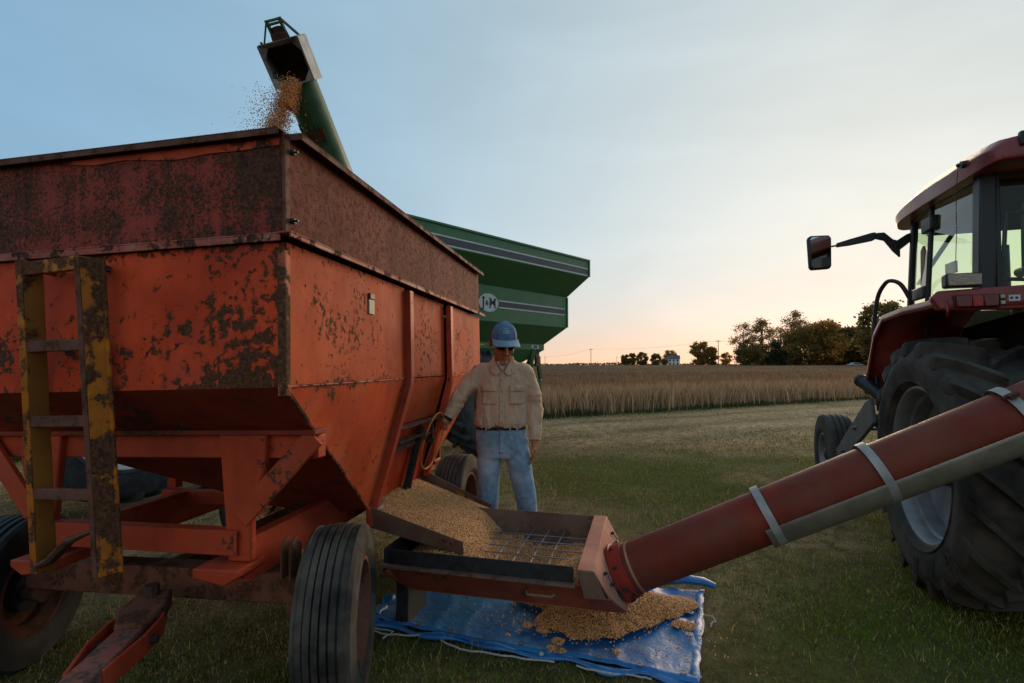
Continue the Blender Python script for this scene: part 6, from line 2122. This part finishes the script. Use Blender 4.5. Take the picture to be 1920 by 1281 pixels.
jc = mixc(jnt, math_(jnt, 'MULTIPLY', sstep(jnt, j2, .4, .75), .4), jc, (.40, .47, .52))
jd = noise_(jnt, jco, 9, 5, .6)
jc = mixc(jnt, math_(jnt, 'MULTIPLY', sstep(jnt, jd, .52, .75), .45), jc, (.28, .22, .16))
jnt.links.new(jc, jbs.inputs['Base Color'])
jbs.inputs['Roughness'].default_value = .95
jbs.inputs['Specular IOR Level'].default_value = .1
jb1 = bump_(jnt, noise_(jnt, jco, 13, 5, .6, (1.2, 1.2, .7), 1.0), .6, .016, None)
bump_(jnt, noise_(jnt, jco, 500, 2, .5), .2, .001, jbs, jb1)
JEANS = link(bpy.data.objects.new('jeans', JM), jm, PERSON)
jbvh = BVHTree.FromPolygons([v.co.copy() for v in JM.vertices], [tuple(p.vertices) for p in JM.polygons])
patch('fly', (-.090, -.050), (.80, .965), .003, jm, JEANS, .004, 4, 14, tree_=jbvh)
BELT = MB()
BELT.loft([ering((-.083, 3.772, z), .183, .134, 40, None, 2.5) for z in (.962, .998)], caps=False)
bo = BELT.build('belt', plain('belt_leather', (.02, .015, .012), .45, .3), PERSON, 40)
m_ = bo.modifiers.new('thick', 'SOLIDIFY'); m_.thickness = .006
by_ = 3.772 - .134
MB().tube([(-.10, by_ - .006, .968), (-.064, by_ - .006, .968), (-.064, by_ - .006, .994), (-.10, by_ - .006, .994)], .003, 6, True).build('buckle', M['dull_steel'], bo)
for x in (-.19, -.02, .03):
    patch('belt_loop', (x, x + .012), (.955, 1.003), .012, jm, JEANS, .004, 2, 6, tree_=jbvh)
for an in (ANR, ANL):
    b_ = MB()
    out = V(-.02 if an is ANR else .03, -1, 0).normalized()
    b_.loft([ering(an + out * o + V(0, 0, z - .09), rx, ry, 16) for o, z, rx, ry in ((.0, .16, .052, .06), (.01, .10, .052, .068), (.05, .062, .05, .115), (.07, .028, .052, .14), (.07, .0, .05, .138))])
    b_.build('boot', plain('boot_leather', (.06, .035, .02), .6, .3), PERSON, 50)

# --- cap, glasses, hair
M['cap_blue'] = plain('cap_blue', (.105, .20, .31), .9, .2, 26, bump=.2, bscale=300)
M['cap_dark'] = plain('cap_mesh', (.035, .03, .028), .9, .3, 40, bump=.5, bscale=260)


def dome(a, t, k=1.0):
    """cap surface, a = heading (0 = front), t = 0 rim .. 1 top"""
    e = math.sin(t * math.pi / 2)
    fr = max(0.0, math.cos(a))
    r_ = math.cos(t * math.pi / 2) ** (.85 - .35 * fr)
    return hd_(.086 * k * r_ * math.sin(a), .012 - .103 * k * r_ * math.cos(a) + .02 * fr * t * t, .044 + (.094 + .016 * fr) * k * e)


def dome_mesh(a0, a1, na=24, ntt=10):
    g = [dome(a0 + (a1 - a0) * i / na, min(.985, j / ntt)) for j in range(ntt + 1) for i in range(na + 1)]
    f_ = [(j * (na + 1) + i, j * (na + 1) + i + 1, (j + 1) * (na + 1) + i + 1, (j + 1) * (na + 1) + i) for j in range(ntt) for i in range(na)]
    return MB().add(g, f_)


CAP = dome_mesh(R(-82), R(82)).build('cap', M['cap_blue'], PERSON, 60)
dome_mesh(R(82), R(278)).build('cap_back', M['cap_dark'], CAP, 60)
bm2 = MB()
g = []
nb_, nr_ = 20, 6
for j in range(nr_ + 1):
    for i in range(nb_ + 1):
        a = R(-66) + R(132) * i / nb_
        r_ = j / nr_
        x = .088 * math.sin(a) * (1 + .05 * r_)
        y = .010 - .106 * math.cos(a) - r_ * .092 * math.cos(a * .95) ** .5
        z = .056 - .008 * r_ - .026 * (abs(math.sin(a)) ** 2) * (.4 + .8 * r_)
        g.append(hd_(x, y, z))
bm2.add(g, [(j * (nb_ + 1) + i, j * (nb_ + 1) + i + 1, (j + 1) * (nb_ + 1) + i + 1, (j + 1) * (nb_ + 1) + i) for j in range(nr_) for i in range(nb_)])
bo2 = bm2.build('brim', plain('brim_blue', (.20, .29, .37), .9, .12, 20, bump=.2, bscale=300), CAP, 60)
m_ = bo2.modifiers.new('thick', 'SOLIDIFY'); m_.thickness = .004
MB().ball(dome(0, .985) + V(0, 0, .003), .007, .007, .004, 10, 6).build('cap_button', M['cap_blue'], CAP)
for aa in (-82, -40, 40, 82):
    MB().tube([dome(R(aa), t_ / 10, 1.004) for t_ in range(10)], .0012, 5).build('cap_seam', M['cap_dark'], CAP)
# emblem: rounded trapezoid outline with two loops joined by a small cross
def em(x, z):
    return dome(x / .10, .42 + z / .145, 1.0) + (HROT @ V(0, -1, .35)).normalized() * .0022


trap = [(-.018, .015), (.012, .015), (.017, .013), (.027, -.004), (.027, -.010), (.023, -.014), (-.023, -.014), (-.027, -.010), (-.027, -.005), (-.022, .012)]
eb = MB().tube([em(x, z) for x, z in trap], .0013, 6, True)
for s_ in (-1, 1):
    eb.tube([em(s_ * .0085 + .0062 * math.cos(t_), -.004 + .0055 * math.sin(t_)) for t_ in np.linspace(0, 2 * math.pi, 14, endpoint=False)], .0016, 6, True)
eb.tube([em(0, -.006), em(0, .009)], .0016, 6).tube([em(-.006, .004), em(.006, .004)], .0014, 6)
eb.build('emblem', plain('emblem_white', (.62, .63, .63), .8, .05), CAP)
# sunglasses
gl = MB()
for s_ in (-1, 1):
    pts = [hd_(s_ * (.008 + .052 * u_), -.100 + .030 * u_ ** 2, .018 + dz) for u_, dz in ((.0, .004), (.3, .013), (.75, .014), (1.0, .008), (.95, -.010), (.6, -.022), (.2, -.020), (.02, -.008))]
    gl.plate(pts, .003, tuple(HROT @ V(0, -1, 0)))
GL = gl.build('sunglasses', plain('glasses_dark', (.008, .009, .008), .12, .2, bump=0), PERSON, 30)
fr_ = MB()
for s_ in (-1, 1):
    fr_.tube([hd_(s_ * .060, -.072, .026), hd_(s_ * .078, -.03, .026), hd_(s_ * .086, .015, .022)], .0028, 6)
fr_.tube([hd_(-.010, -.100, .024), hd_(0, -.104, .027), hd_(.010, -.100, .024)], .0025, 6)
fr_.build('glasses_frame', M['black_iron'], GL)
hb = MB()
for s_ in (-1, 1):
    hb.ball(hd_(s_ * .071, .03, .012), .012, .045, .036, 12, 8, HROT)
hb.ball(hd_(0, .082, -.005), .058, .026, .05, 14, 8, HROT)
hb.build('hair', plain('hair_grey', (.12, .10, .085), .8, .3, 90, bump=.5, bscale=200), PERSON, 60)
